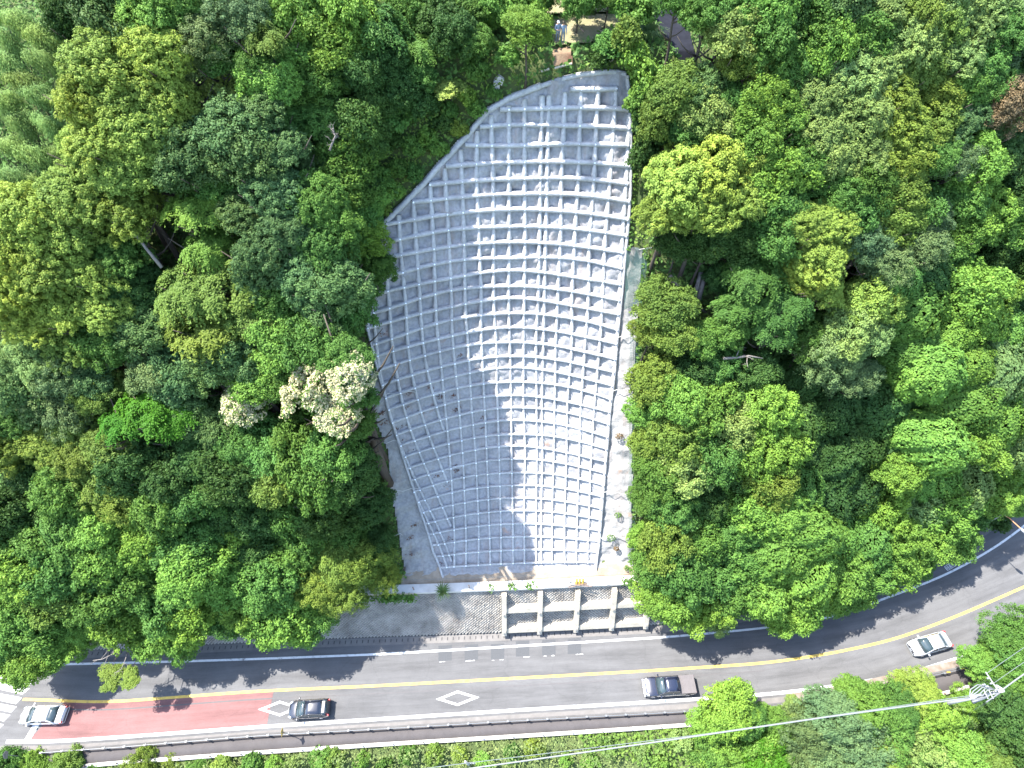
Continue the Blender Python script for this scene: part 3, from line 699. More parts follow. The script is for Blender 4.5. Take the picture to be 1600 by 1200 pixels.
def lobed(nl, lr, ns, sr, nlv, size, shape=(1, 1, 0.75), zmin=-0.35, rough=0.25, jit=0.45, asp=0.6, core=0.15):
    """crown of lobes carrying sub-clumps carrying leaves"""
    D = rdirs(nl*3, zmin); keep = [D[0]]
    for d in D[1:]:
        if all(np.linalg.norm(d-k) > 1.75*lr*0.62 for k in keep) : keep.append(d)
        if len(keep) >= nl: break
    D = np.array(keep); Cs = []; Ns = []; Tn = []; sd0 = rng.uniform(0, 50)
    for d in D:
        rr = (1-lr*0.8)*rng.uniform(1-rough, 1.0)*(0.68+0.62*float(vnoise(np.array([d[0]*1.4+sd0]), np.array([d[1]*1.4+d[2]+sd0*3]), 13)[0]))
        lc = d*np.array(shape)*rr; lrad = lr*rng.uniform(0.75, 1.25); lt = rng.uniform(-0.10, 0.10)
        sd_ = rdirs(ns, -0.35)*0.75+d*0.45; sd_ /= np.linalg.norm(sd_, axis=1, keepdims=True)
        for s in sd_:
            c = lc+s*lrad*rng.uniform(0.75, 1.1); srad = sr*rng.uniform(0.7, 1.3); st = rng.uniform(-0.08, 0.08)
            ld = rdirs(nlv, -0.5)*0.9+s*0.4+np.array([0, 0, 0.25]); ld /= np.linalg.norm(ld, axis=1, keepdims=True)
            q = c+ld*srad*rng.uniform(0.55, 1.05, (nlv, 1)); Cs.append(q); Ns.append(ld+np.array([0, 0, 0.35]))
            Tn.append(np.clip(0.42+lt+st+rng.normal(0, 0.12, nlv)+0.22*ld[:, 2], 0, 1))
    C = np.vstack(Cs); N = np.vstack(Ns); T = np.concatenate(Tn)
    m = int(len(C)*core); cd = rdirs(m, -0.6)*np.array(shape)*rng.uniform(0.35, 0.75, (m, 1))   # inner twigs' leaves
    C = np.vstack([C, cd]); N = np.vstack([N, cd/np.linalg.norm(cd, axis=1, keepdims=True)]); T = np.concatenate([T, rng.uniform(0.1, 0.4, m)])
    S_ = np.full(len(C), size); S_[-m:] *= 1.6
    return C, N, S_, T, jit, asp
def proto(kind):
    fm = None; tdir = None
    if kind == 'broc': C, N, S_, T, j, a = lobed(38, 0.30, 14, 0.12, 40, 0.030, rough=0.22, jit=0.35)
    elif kind == 'leafy': C, N, S_, T, j, a = lobed(30, 0.32, 12, 0.17, 46, 0.036, rough=0.40, jit=0.6)
    elif kind == 'open': C, N, S_, T, j, a = lobed(17, 0.30, 9, 0.19, 36, 0.050, rough=0.5, jit=0.6, core=0.04)
    elif kind == 'fine': C, N, S_, T, j, a = lobed(24, 0.36, 18, 0.15, 40, 0.027, shape=(1, 1, 0.8), rough=0.2, jit=0.45)
    elif kind == 'spray':
        Cs, Ns, Tn = [], [], []
        for _ in range(64):
            d = rdirs(1, -0.1)[0]; c = d*np.array([1, 1, 0.55])*rng.uniform(0.45, 0.95); t = rng.uniform(-0.12, 0.12)
            n = 190; r = 0.30*np.sqrt(rng.uniform(0, 1, n)); an = rng.uniform(0, 2*math.pi, n); k = 5+rng.integers(0, 4); r *= 0.62+0.38*np.cos(an*k+rng.uniform(0, 6))
            tilt = d[:2]*0.5; p = np.stack([r*np.cos(an), r*np.sin(an), -0.6*r*r/0.3], 1); p[:, 2] -= (p[:, 0]*tilt[0]+p[:, 1]*tilt[1]); p[:, 2] += rng.normal(0, 0.02, n)
            Cs.append(c+p); Ns.append(np.tile(np.array([tilt[0], tilt[1], 1.0]), (n, 1))); Tn.append(np.clip(0.5+t+rng.normal(0, 0.12, n), 0, 1))
        C, N, T = np.vstack(Cs), np.vstack(Ns), np.concatenate(Tn); S_ = np.full(len(C), 0.036); j, a = 0.3, 0.5
    elif kind == 'bamboo':
        Cs, Ns, Tn, Td = [], [], [], []
        for s in range(9):
            an = rng.uniform(-1.1, 1.1)+math.pi*0.5; L = rng.uniform(0.8, 1.25); base = np.array([rng.normal(0, .22), rng.normal(0, .22), -0.6])
            for i in range(34):
                t = i/33; out = t*t*0.9*L; p = base+np.array([-math.cos(an)*out*0.6-0.5*out, -math.sin(an)*out*0.25, 1.3*L*t-0.75*L*t**3])
                n = 34; w_ = 0.07+0.24*math.sin(math.pi*min(1, 0.15+t*0.85))**0.8
                q = p+rng.normal(0, w_*0.55, (n, 3)); q[:, 2] -= np.abs(rng.normal(0, w_*0.7, n))
                Cs.append(q); dd = q-p; Ns.append(dd/(np.linalg.norm(dd, axis=1, keepdims=True)+1e-6)*0.8+np.array([0, -0.3, 0.7])); Td.append(np.tile([0.2, -0.2, -1.0], (n, 1)))
                Tn.append(np.clip(0.5+0.25*(t-0.5)+rng.normal(0, 0.13, n), 0, 1))
        C, N, T, tdir = np.vstack(Cs), np.vstack(Ns), np.concatenate(Tn), np.vstack(Td); S_ = np.full(len(C), 0.052); j, a = 0.35, 0.26
    elif kind == 'vine':
        n = 11500; d = rdirs(n, -0.75); bump = 1+0.22*(vnoise(d[:, 0]*3+9, d[:, 1]*3+d[:, 2]*2+4, rng.integers(0, 99))-0.5)+0.24*(vnoise(d[:, 0]*7, d[:, 1]*7+d[:, 2]*5, rng.integers(0, 99))-0.5)
        C = d*np.array([1, 1, 0.9])*(bump*rng.uniform(0.93, 1.02, n))[:, None]; N = d+np.array([0, 0, 0.3]); T = np.clip(0.45+rng.normal(0, 0.14, n)+0.5*(bump-1), 0, 1); S_ = np.full(n, 0.037); j, a = 0.42, 0.72
    elif kind == 'shrub': C, N, S_, T, j, a = lobed(12, 0.42, 8, 0.24, 22, 0.085, shape=(1, 1, 0.7), rough=0.35, jit=0.6)
    elif kind == 'flower':
        C, N, S_, T, j, a = lobed(22, 0.34, 12, 0.15, 40, 0.040, rough=0.35, jit=0.5)
        nn = N/np.linalg.norm(N, axis=1, keepdims=True); r = np.linalg.norm(C/np.array([1, 1, .75]), axis=1)
        fm = ((r > 0.66) & (nn[:, 2] > 0.15) & (rng.uniform(0, 1, len(C)) < 0.72)).astype(int)
        T = np.where(fm == 1, np.clip(0.5+rng.normal(0, .2, len(C)), 0, 1), T)
    V, Fc = quads(C, N, S_, a, j, tdir)
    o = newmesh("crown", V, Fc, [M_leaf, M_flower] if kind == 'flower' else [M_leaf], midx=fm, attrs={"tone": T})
    me = o.data; bpy.data.objects.remove(o); return me
PROTO = {k: [proto(k) for _ in range(n)] for k, n in (('broc', 4), ('leafy', 4), ('open', 2), ('fine', 3), ('spray', 2), ('bamboo', 3), ('vine', 3), ('shrub', 3), ('flower', 2))}
def trunk_mesh(seed):
    r_ = random.Random(seed); mb = MB(); lean = (r_.uniform(-.04, .04), r_.uniform(-.04, .04))
    P = [(lean[0]*t+0.012*math.sin(t*7+seed), lean[1]*t+0.012*math.cos(t*6), -0.04+t*1.04) for t in np.linspace(0, 1, 8)]
    mb.tube(P, list(np.linspace(0.030, 0.010, 8)), 8)
    for i in range(7):
        t = r_.uniform(0.5, 0.92); a = r_.uniform(0, 6.28); b = Vector((lean[0]*t, lean[1]*t, t)); L = r_.uniform(0.16, 0.30)
        Q = [b+Vector((math.cos(a)*L*s, math.sin(a)*L*s, L*(0.25*s+0.55*s*s))) for s in (0, .35, .7, 1)]
        mb.tube(Q, [0.012, 0.009, 0.006, 0.003], 5)
    o = mb.build("trunk", M_bark, smooth=True); me = o.data; bpy.data.objects.remove(o); return me
TRUNK = [trunk_mesh(i) for i in range(4)]
PAL = dict(yg=(0.146,0.212,0.055), bright=(0.098,0.190,0.048), mid=(0.062,0.135,0.040), dark=(0.036,0.080,0.028), blue=(0.062,0.120,0.058), grey=(0.085,0.140,0.080),
           olive=(0.095,0.150,0.040), vivid=(0.040,0.125,0.016), pale=(0.125,0.195,0.085), brown=(0.155,0.115,0.09), yellow=(0.19,0.25,0.08), bamboo=(0.145,0.230,0.090), bronze=(0.17,0.14,0.08))
WORD = dict(yg="yellow-green", bright="bright green", mid="mid green", dark="dark green", blue="bluish green", grey="grey-green", olive="olive green", vivid="vivid green", pale="pale green", brown="rusty brown", yellow="yellowish", bamboo="feathery green", bronze="bronze-tinted")
KW = dict(broc="clumpy-crowned tree", leafy="leafy tree", open="sparse-crowned tree", fine="fine-leaved tree", spray="flat-sprayed tree", bamboo="drooping bamboo plume", vine="vine-smothered tree", shrub="bush", flower="white-flowering tree")
CATN = dict(broc=("evergreen_oak", "tree"), leafy=("broadleaf_tree", "tree"), fine=("fine_leaved_tree", "tree"), spray=("flat_sprayed_tree", "tree"), open=("sparse_tree", "tree"), bamboo=("bamboo_plant", "bamboo"), shrub=("bush", "bush"), vine=("vine_covered_tree", "tree"), flower=("flowering_tree", "tree"))
LM = [("the white-flowering tree", 520, 625), ("the bare forked snag", 212, 375), ("the bamboo grove", 60, 140), ("the crosswalk", 40, 1045), ("the white signboard", 432, 998), ("the two people", 875, 50),
      ("the dark asphalt path", 1058, 60), ("the rusty brown tree", 1570, 175), ("the pale forked deadwood", 1165, 562), ("the concrete wall frame", 1000, 960), ("the pickup truck", 1045, 1072), ("the utility pole", 1550, 1082),
      ("the painted shoulder box", 1484, 885), ("the green mesh net", 993, 430), ("the vivid green dome tree", 235, 650), ("the tallest grid rows", 800, 150), ("the small yellowish tree", 705, 145), ("the street lamp", 1596, 826),
      ("the dead twiggy top", 522, 222), ("the fallen logs", 1095, 440), ("the rough concrete strip", 970, 700), ("the smooth concrete strip", 640, 800)]
TREES = []   # (root, px, py, kind, col)
def tree(px, py, rpx, kind, colk, Hc=7.0, label=None, sc_z=1.0, name=None, group="trees on the hillside"):
    if px > 600 and px < 870 and py < 300 and (label is None or px < 800): Hc = min(Hc, 1.5); rpx = min(rpx, 34)
    elif 870 <= px < 1000 and py < 130: Hc = min(Hc, 2.6)
    elif 540 < px <= 600 and py < 400: Hc = min(Hc, 3.0)
    elif 440 < px <= 540 and py < 320: Hc = min(Hc, 3.2)
    if 500 < px < 610 and 430 < py < 640: Hc *= 1.5
    if 480 < px < 600 and 640 <= py < 830: Hc *= 1.35
    if 1060 < px < 1266 and py > 850 and py < 1000: Hc *= 0.75
    if px < 330 and 900 < py < 1060 and label is None: Hc *= 0.8
    if 330 < px < 640 and 780 < py < 1000: Hc *= 0.62
    if (px > 1265 and 770 < py < 980) or (px > 1420 and py > 700 and py < 960): Hc *= 0.45
    while True:
        p = hit(px, py, Hc) if (py < 1130 or kind == 'shrub') else bp(px, py, Hc-2.5)
        if py >= 1130 or Hc < 2.0: break
        g = ground(p[0], p[1]); q = np.array([p[0]]), np.array([min(g, 44.9)]); bx, by = proj((p[0], p[1], g))
        bad = g > 5 and any(inside(k, *q)[0] for k in (POLY, AR, AL)) and p[1] < float(S(p[0], ZT))+0.2
        if not bad and not (840 < bx < 985 and by < 112 and py < 30 and not (855 < px < 880)) : break
        if not bad and Hc <= 4: break
        Hc -= 0.7
    s = pxscale(p); R = rpx/s*(1.2 if kind in ('leafy', 'vine') else 1.13); g = ground(p[0], p[1]); Hc = p[2]-g
    c0 = np.array(p); lean = np.zeros(3)
    if p[1] < Yellow(p[0]) and p[1] > Kerb(p[0])-1.0:      # rooted outside the walkway
        ny = float(Kerb(p[0]))-1.0; ng = ground(p[0], ny); lean = np.array([0, p[1]-ny, 0]); p = np.array([p[0], ny, ng]); g = ng; Hc = c0[2]-g
    elif p[1] > Yellow(p[0]) and p[1] < Wf(p[0])+4.2:      # rooted behind the wall, leaning out over the road
        ny = float(Wf(p[0]))+4.4+abs(random.gauss(0, .5)); ng = ground(p[0], ny); lean = np.array([0, p[1]-ny, 0]); 
        if c0[2]-ng < 0.8: ng = min(ng, c0[2]-0.8)
        p = np.array([p[0], ny, ng]); g = ng; Hc = c0[2]-g
    nm, cat = CATN.get(kind, ("tree", "tree")); nm = name or nm
    root = empty(nm, (p[0], p[1], g), 0, None, cat, group if kind not in ('bamboo', 'shrub') else {'bamboo': "bamboo plants in the grove", 'shrub': "bushes along the slopes"}[kind])
    me = random.choice(PROTO[kind]); c = bpy.data.objects.new("crown" if kind != 'bamboo' else "foliage", me); COL.objects.link(c); c.parent = root
    c.location = (0, lean[1], Hc); c.rotation_euler = (random.uniform(-.12, .12), random.uniform(-.12, .12), random.uniform(0, 6.28) if kind != 'bamboo' else random.uniform(-.5, .5))
    k = random.uniform(0.84, 1.18); c.scale = (R*k, R/k, R*random.uniform(0.88, 1.3)*sc_z)
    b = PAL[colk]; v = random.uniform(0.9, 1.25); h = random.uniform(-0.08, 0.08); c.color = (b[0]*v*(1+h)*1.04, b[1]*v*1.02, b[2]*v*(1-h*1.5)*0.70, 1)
    if kind not in ('shrub',):
        t = bpy.data.objects.new("trunk" if kind != 'bamboo' else "culm", random.choice(TRUNK)); COL.objects.link(t); t.parent = root
        L = max(1.0, Hc+R*0.25); w_ = max(0.5, L*random.uniform(0.8, 1.0)*(0.28 if kind == 'bamboo' else 1)); Ls = math.hypot(L, lean[1]); t.scale = (w_, w_, Ls); t.rotation_mode = 'QUATERNION'
        t.rotation_quaternion = Vector((0, lean[1], L)).to_track_quat('Z', 'Y')
    if label: root["label"] = label
    TREES.append((root, px, py, kind, colk)); return root
# --- hand placed trees: photo x, y, radius, kind, colour, crown height
T_ = """
28 22 26 bamboo bamboo 9|62 48 26 bamboo bamboo 9|14 88 28 bamboo bamboo 9|70 88 26 bamboo bamboo 9|38 120 26 bamboo bamboo 9|10 150 26 bamboo bamboo 9|64 140 24 bamboo bamboo 9|98 150 20 bamboo bamboo 9|30 185 28 bamboo bamboo 9|75 190 24 bamboo bamboo 9
12 222 26 bamboo bamboo 9|55 236 30 bamboo bamboo 9|92 232 18 bamboo bamboo 8|22 268 26 bamboo bamboo 9|70 275 24 bamboo bamboo 8|100 55 22 bamboo bamboo 8|8 55 24 bamboo bamboo 9|5 300 24 bamboo bamboo 8
160 28 52 leafy blue 8|110 30 36 leafy dark 8|192 62 30 leafy blue 7|238 22 42 broc bright 9|290 22 36 leafy mid 8|322 68 46 fine grey 8|372 28 42 fine grey 8|300 100 34 fine grey 7|345 95 36 leafy mid 7
175 105 54 broc yg 10|246 92 50 broc yg 10|150 165 42 broc yg 10|205 160 50 broc yg 10|262 160 46 broc yg 9|290 200 36 fine dark 7|168 225 50 broc yg 10|235 225 50 broc yg 10|130 235 34 broc yg 9|200 270 48 broc yg 10|352 148 30 shrub yellow 4
120 300 50 broc yg 10|60 345 52 broc yg 10|20 330 44 broc yg 10|110 365 46 broc yg 10|30 400 48 broc yg 10|85 425 48 broc yg 10|20 460 46 broc yg 10|140 425 44 broc yg 9|110 480 46 broc yg 9|60 500 42 broc yg 9|165 490 40 broc yg 9|150 330 44 broc olive 9|200 340 46 broc olive 9|195 400 40 broc mid 8|215 455 38 leafy dark 7|175 540 40 leafy mid 8|110 545 36 broc olive 8|230 520 40 leafy blue 8
310 255 46 leafy blue 9|270 270 36 leafy dark 8|365 215 50 leafy blue 10|400 255 46 leafy blue 10|340 290 32 leafy mid 8|305 325 46 spray bright 9|330 385 42 spray bright 9|300 445 56 spray olive 10|355 440 56 spray olive 10|330 510 60 spray olive 10|390 490 44 spray olive 10|270 490 36 spray olive 8|400 540 36 spray olive 9
385 335 44 broc blue 9|430 300 46 broc blue 10|480 270 42 broc blue 10|440 240 38 broc blue 10|500 320 42 broc mid 10|455 360 46 broc blue 10|505 390 44 broc mid 10|420 405 44 broc blue 10|475 430 46 broc blue 10|525 455 42 leafy blue 10|400 450 32 broc blue 9|550 300 40 leafy mid 9|560 345 38 leafy mid 10|430 470 36 leafy mid 9
455 30 46 leafy bright 9|415 60 36 spray olive 9|500 20 40 leafy bright 9|545 30 44 leafy bright 10|530 75 48 leafy bright 10|460 100 50 leafy bright 9|425 140 40 leafy bright 8|500 140 38 leafy mid 8|590 45 50 spray mid 9|640 25 46 leafy mid 9|660 75 48 spray mid 9|610 105 42 leafy dark 8|690 40 44 leafy dark 8|560 120 38 leafy dark 7|585 165 32 leafy dark 4|615 190 24 shrub mid 1|630 150 34 leafy dark 2.5|500 190 44 broc mid 9|450 190 44 broc mid 9|410 180 38 broc blue 9|550 210 46 leafy dark 7|575 225 30 leafy dark 4|605 225 24 shrub dark 1|540 250 34 leafy dark 5|540 260 44 leafy mid 8|588 285 22 shrub mid 1|565 290 26 leafy dark 3.5|655 120 26 leafy mid 2.5|665 170 24 shrub dark 1.2|400 110 34 leafy mid 8|730 20 40 leafy mid 9|715 65 36 leafy dark 8|745 75 26 leafy mid 2.5|745 115 20 shrub mid 1|560 10 30 leafy yellow 10
775 15 36 leafy bright 9|815 22 46 leafy bright 9|845 6 22 leafy mid 4|905 2 30 leafy mid 4|950 -4 18 leafy mid 3|795 95 16 shrub bright 1.5
578 318 26 leafy bright 8|565 375 34 leafy bright 11|520 350 34 leafy bright 10|590 420 26 leafy mid 11|560 460 30 leafy mid 11|540 500 40 leafy mid 11|500 480 40 leafy blue 10|490 540 46 leafy mid 11|440 530 46 leafy bright 10|545 560 34 leafy mid 11|415 600 40 leafy bright 10|465 590 36 leafy mid 10|380 560 40 leafy blue 9|330 580 36 leafy blue 8|285 590 40 leafy blue 8|240 585 36 leafy grey 8|300 640 38 leafy blue 7|560 620 26 leafy mid 10|340 540 30 leafy mid 8
70 560 40 fine pale 7|25 570 36 fine pale 7|110 590 40 fine grey 7|50 615 40 leafy blue 7|150 585 36 leafy blue 7|25 650 40 broc mid 7|95 640 40 fine grey 7|165 620 34 fine olive 7|20 700 40 broc olive 7|75 690 44 broc olive 7|120 665 34 broc olive 7|60 740 38 leafy dark 6|130 710 40 broc olive 8|180 700 40 broc olive 8|110 760 42 leafy mid 8|165 750 44 broc olive 8|220 730 40 leafy dark 8|210 780 40 fine olive 8|270 740 44 leafy dark 8|320 710 42 leafy dark 8|260 790 44 leafy mid 8|310 775 44 leafy mid 8|370 745 46 leafy dark 9|420 700 44 leafy mid 9|380 700 34 leafy mid 9|345 665 30 leafy blue 8
470 690 44 leafy mid 9|520 700 42 leafy mid 9|550 660 34 leafy mid 9|440 740 46 leafy olive 9|500 750 48 leafy mid 8|550 740 38 leafy dark 8|575 790 32 leafy dark 6|350 800 40 leafy dark 8|400 790 46 leafy dark 8|460 800 46 leafy mid 8|520 800 42 leafy dark 7|590 850 26 leafy dark 5|25 800 40 leafy dark 7|60 830 44 leafy mid 7|20 860 40 leafy bright 8|110 820 44 leafy mid 8|160 810 42 leafy bright 8|60 890 44 leafy bright 8|120 880 46 leafy mid 8|180 860 48 leafy bright 8|240 840 44 leafy bright 8|210 905 44 leafy mid 8|290 850 44 leafy mid 8|340 860 46 leafy bright 9|300 900 46 leafy bright 9|360 900 40 leafy bright 9|400 850 44 leafy dark 7|450 860 40 leafy mid 7|420 910 44 leafy mid 8
520 870 42 fine olive 7|565 880 38 fine olive 7|500 905 36 fine olive 7|540 925 34 fine olive 6|600 905 22 fine olive 5|480 840 34 leafy mid 7|545 835 28 leafy mid 5
440 950 50 leafy bright 7|390 940 44 leafy bright 7|490 960 34 leafy bright 6|355 955 38 leafy mid 6|470 985 22 leafy bright 5|300 955 44 leafy bright 7|255 930 42 leafy mid 7|250 985 40 leafy bright 7|210 965 44 leafy bright 7|160 930 44 leafy mid 7|100 930 44 leafy olive 7|40 930 44 leafy bright 7|20 980 42 leafy mid 7|70 980 44 leafy bright 7|130 970 28 leafy bright 6|60 1025 38 leafy bright 7|100 1005 34 leafy bright 7|20 1020 30 leafy mid 7|290 1000 26 leafy bright 6|142 990 24 broc bright 6
1000 18 26 shrub mid 2|965 8 22 shrub bright 2|980 60 26 shrub olive 3|955 75 24 shrub mid 3|990 90 26 shrub bright 3|1010 130 28 shrub bright 3|1000 165 24 shrub mid 3|940 95 20 shrub dark 2|1030 130 22 shrub mid 3|1015 210 26 shrub dark 3|1005 250 22 shrub dark 3
1100 25 36 leafy mid 7|1060 5 26 leafy mid 6|1140 55 42 leafy pale 8|1180 30 42 leafy bright 8|1200 80 42 leafy mid 8|1165 100 38 leafy olive 7|1130 20 30 leafy mid 8|1225 20 40 leafy dark 8|1225 120 34 leafy mid 7|1055 150 42 leafy olive 6|1030 190 32 leafy olive 5|1095 145 34 leafy blue 6|1105 190 38 leafy pale 6|1075 205 34 leafy mid 5|1150 165 36 leafy mid 6|1190 180 40 leafy bright 8|1170 225 40 leafy bright 8|1225 190 32 leafy bright 8|1125 240 30 leafy blue 6
1060 285 54 broc yg 8|1115 275 52 broc yg 8|1040 330 40 broc yg 7|1095 330 50 broc yg 8|1150 310 44 broc yg 8|1165 265 34 broc yg 8|1200 285 44 leafy bright 8|1240 260 40 leafy mid 8|1215 330 42 leafy mid 8|1150 370 42 leafy dark 6|1060 380 34 leafy dark 4|1100 385 34 leafy dark 5|1200 375 42 leafy mid 7
1275 35 44 leafy mid 8|1320 20 42 leafy blue 8|1345 60 44 leafy mid 8|1290 80 42 leafy bright 8|1255 95 30 leafy mid 8|1370 25 40 leafy pale 8|1420 20 42 broc olive 8|1400 70 44 broc pale 8|1450 55 44 broc olive 8|1365 110 44 broc pale 8|1320 130 44 broc pale 8|1275 155 44 broc pale 8|1330 180 50 broc pale 8|1280 200 46 broc pale 8|1385 150 42 broc olive 8|1425 115 40 broc olive 8|1400 200 46 broc olive 8|1345 230 46 broc pale 8|1290 250 46 broc pale 8|1470 15 40 leafy pale 8|1500 55 42 open pale 8|1530 15 42 broc pale 8|1545 60 40 broc mid 8|1585 30 42 fine pale 8|1480 95 38 broc pale 8|1520 105 40 broc mid 8|1560 115 34 broc mid 7|1590 90 34 fine grey 8
1460 150 38 leafy olive 8|1495 145 38 leafy mid 8|1530 150 32 leafy mid 8|1500 185 38 broc blue 8|1450 200 38 leafy olive 8|1545 205 24 leafy blue 7|1395 255 44 fine olive 8|1440 245 40 fine mid 8|1350 285 44 fine mid 8|1305 300 40 fine mid 8|1390 305 42 leafy olive 8|1480 250 36 fine grey 8|1510 265 38 leafy bright 8|1490 310 38 leafy mid 7|1540 250 36 leafy dark 7|1585 240 30 leafy blue 7|1580 290 38 leafy dark 7
1250 350 40 broc yg 9|1290 350 40 broc yg 9|1270 400 42 broc yg 9|1245 430 30 broc yg 8|1285 450 28 broc yg 8|1310 395 24 broc yg 8|1340 335 36 leafy mid 8|1345 385 36 fine grey 8|1395 350 38 leafy olive 8|1430 335 36 leafy mid 7|1425 385 40 fine grey 8|1370 420 36 fine grey 8|1450 340 30 fine grey 8
1180 430 44 spray mid 8|1225 470 42 spray mid 8|1160 475 38 spray mid 7|1200 510 36 spray mid 7|1130 440 26 leafy dark 3|1040 480 40 leafy olive 6|1055 520 36 leafy olive 6|1015 520 24 leafy olive 5|1100 530 32 leafy mid 6|1120 570 32 leafy mid 5|1145 520 26 leafy mid 6|1075 580 36 leafy dark 4|1135 615 36 leafy dark 4|1180 585 36 leafy dark 5
1350 480 40 leafy yg 8|1375 460 26 leafy yg 8|1320 520 38 leafy pale 8|1350 530 34 leafy pale 8|1290 560 42 fine grey 7|1325 590 36 fine grey 7|1260 530 36 fine mid 6|1250 590 36 vine dark 1.6|1300 620 40 vine dark 1.6|1395 440 30 vine mid 8
1500 360 36 leafy bright 7|1540 330 40 leafy bright 7|1570 355 36 leafy mid 7|1590 400 36 leafy dark 6|1540 400 36 leafy dark 5|1410 490 42 vine mid 6|1440 430 38 vine dark 6|1470 400 36 leafy mid 6|1430 540 40 vine mid 6|1390 560 40 vine dark 1.6|1500 460 44 leafy bright 8|1540 460 36 leafy bright 7|1510 505 42 leafy bright 8|1475 520 34 vine bright 7|1550 520 36 vine bright 7|1590 470 36 vine dark 1.6|1590 540 38 vine bright 7
1450 580 44 vine bright 8|1490 560 40 vine bright 8|1410 610 40 vine dark 1.6|1540 570 44 vine pale 8|1500 620 46 vine bright 8|1580 600 46 vine pale 8|1545 650 46 vine bright 8|1590 680 42 vine pale 8|1360 630 44 vine dark 1.6|1330 680 46 vine dark 1.6|1380 700 44 vine dark 1.6|1290 720 42 vine dark 1.6|1240 650 40 vine dark 1.6|1420 660 40 vine dark 1.6|1450 690 44 vine bright 8|1400 740 34 leafy bright 7|1500 690 44 leafy bright 8|1440 740 40 vine bright 8|1490 740 42 vine pale 8|1550 710 42 leafy bright 9|1590 730 36 leafy bright 8|1540 760 40 broc bright 8|1585 775 30 broc bright 7
1330 750 42 vine dark 1.6|1260 700 40 vine dark 1.6|1280 770 42 vine dark 1.6|1240 760 36 vine mid 4|1370 790 40 leafy bright 7|1420 790 42 leafy pale 7|1465 790 42 leafy bright 7|1480 835 36 leafy mid 6|1440 840 40 leafy bright 6|1395 840 38 leafy bright 6|1340 830 42 vine mid 5|1290 830 42 vine bright 7|1250 830 42 vine bright 7|1510 800 30 leafy mid 4|1550 810 22 shrub dark 2
1025 600 36 leafy olive 6|1060 625 40 leafy bright 7|1015 650 30 leafy bright 5|1100 640 42 leafy bright 7|1140 660 38 leafy pale 7|1190 650 42 leafy bright 7|1020 690 30 leafy olive 5|1060 680 42 leafy olive 7|1110 700 42 leafy mid 7|1030 735 38 leafy mid 6|1075 735 40 leafy pale 7|1160 705 42 leafy bright 7|1205 700 40 leafy bright 7|1190 750 40 leafy olive 7|1150 750 34 leafy dark 5|1015 780 28 leafy mid 5|1050 790 38 leafy mid 6|1100 780 32 leafy dark 5|1175 795 40 leafy bright 7|1215 800 40 vine bright 7|1140 830 36 leafy mid 6|1090 840 42 leafy mid 6|1045 840 40 leafy olive 6|1010 840 24 leafy bright 4|1015 885 28 leafy mid 4|1060 890 40 leafy mid 6|1110 890 42 leafy mid 6|1160 870 42 leafy mid 6|1205 860 42 vine bright 7|1250 880 44 vine bright 7|1300 880 44 leafy bright 7|1345 880 40 leafy bright 6|1385 880 36 leafy bright 6|1420 875 26 leafy mid 5
1025 925 32 leafy bright 5|1060 940 36 leafy bright 6|1100 940 38 leafy bright 6|1145 920 40 leafy mid 6|1190 910 42 leafy bright 7|1235 930 40 leafy bright 7|1200 950 26 leafy bright 6|1280 925 38 leafy bright 7|1225 962 30 leafy bright 6|1320 915 34 leafy bright 6|1075 955 26 leafy bright 5|1120 965 24 leafy pale 5|1250 965 20 leafy bright 5
1580 990 34 fine mid 5|1595 1030 30 leafy mid 5|1525 1035 22 leafy bright 3|1560 1030 24 leafy bright 3|1590 1065 26 leafy mid 4
1136 1112 38 leafy bright 3|1108 1128 26 leafy bright 2|1168 1122 24 leafy mid 2|1240 1108 16 leafy pale 1.5|1170 1160 30 leafy bright 1.5|1110 1165 30 leafy mid 1.5|1215 1128 22 leafy bright 1.5|1255 1140 40 fine grey 3|1300 1120 40 fine grey 3|1330 1150 44 fine grey 3|1280 1180 44 fine grey 2|1340 1100 34 leafy bright 3|1380 1130 42 fine mid 3|1370 1180 42 vine yg 2|1430 1082 30 fine yg 1.5|1445 1112 36 fine bright 1.5|1400 1105 30 fine mid 1.5|1420 1160 44 fine pale 2|1480 1130 38 fine pale 1.6|1490 1175 44 fine bright 2|1520 1100 26 fine bright 1.5|1540 1140 36 spray olive 2|1570 1110 36 leafy dark 4|1590 1150 42 leafy dark 4|1550 1185 42 spray olive 3|1200 1160 36 leafy bright 2|1195 1190 36 leafy vivid 2|1240 1190 34 fine grey 2|1130 1180 34 leafy bright 1.5|1450 1190 30 leafy mid 2
18 1200 26 leafy mid 2|60 1206 28 leafy bright 2|110 1208 28 leafy olive 2|155 1212 20 leafy mid 1.5|228 1202 26 fine olive 2|265 1194 18 fine olive 1.5|312 1202 20 fine mid 1.5|12 1178 12 leafy mid 1.5
620 300 15 shrub bright .5|650 270 16 shrub mid .5|685 235 15 shrub bright .5|715 205 14 shrub olive .5|745 172 13 shrub bright .5|770 146 12 shrub mid .5|600 327 14 shrub olive .5|648 232 18 shrub mid .6|690 195 17 shrub dark .6|730 155 15 shrub bright .6|622 268 16 shrub mid .6|668 215 14 shrub bright .5|705 175 14 shrub mid .5|930 -45 42 leafy mid 6
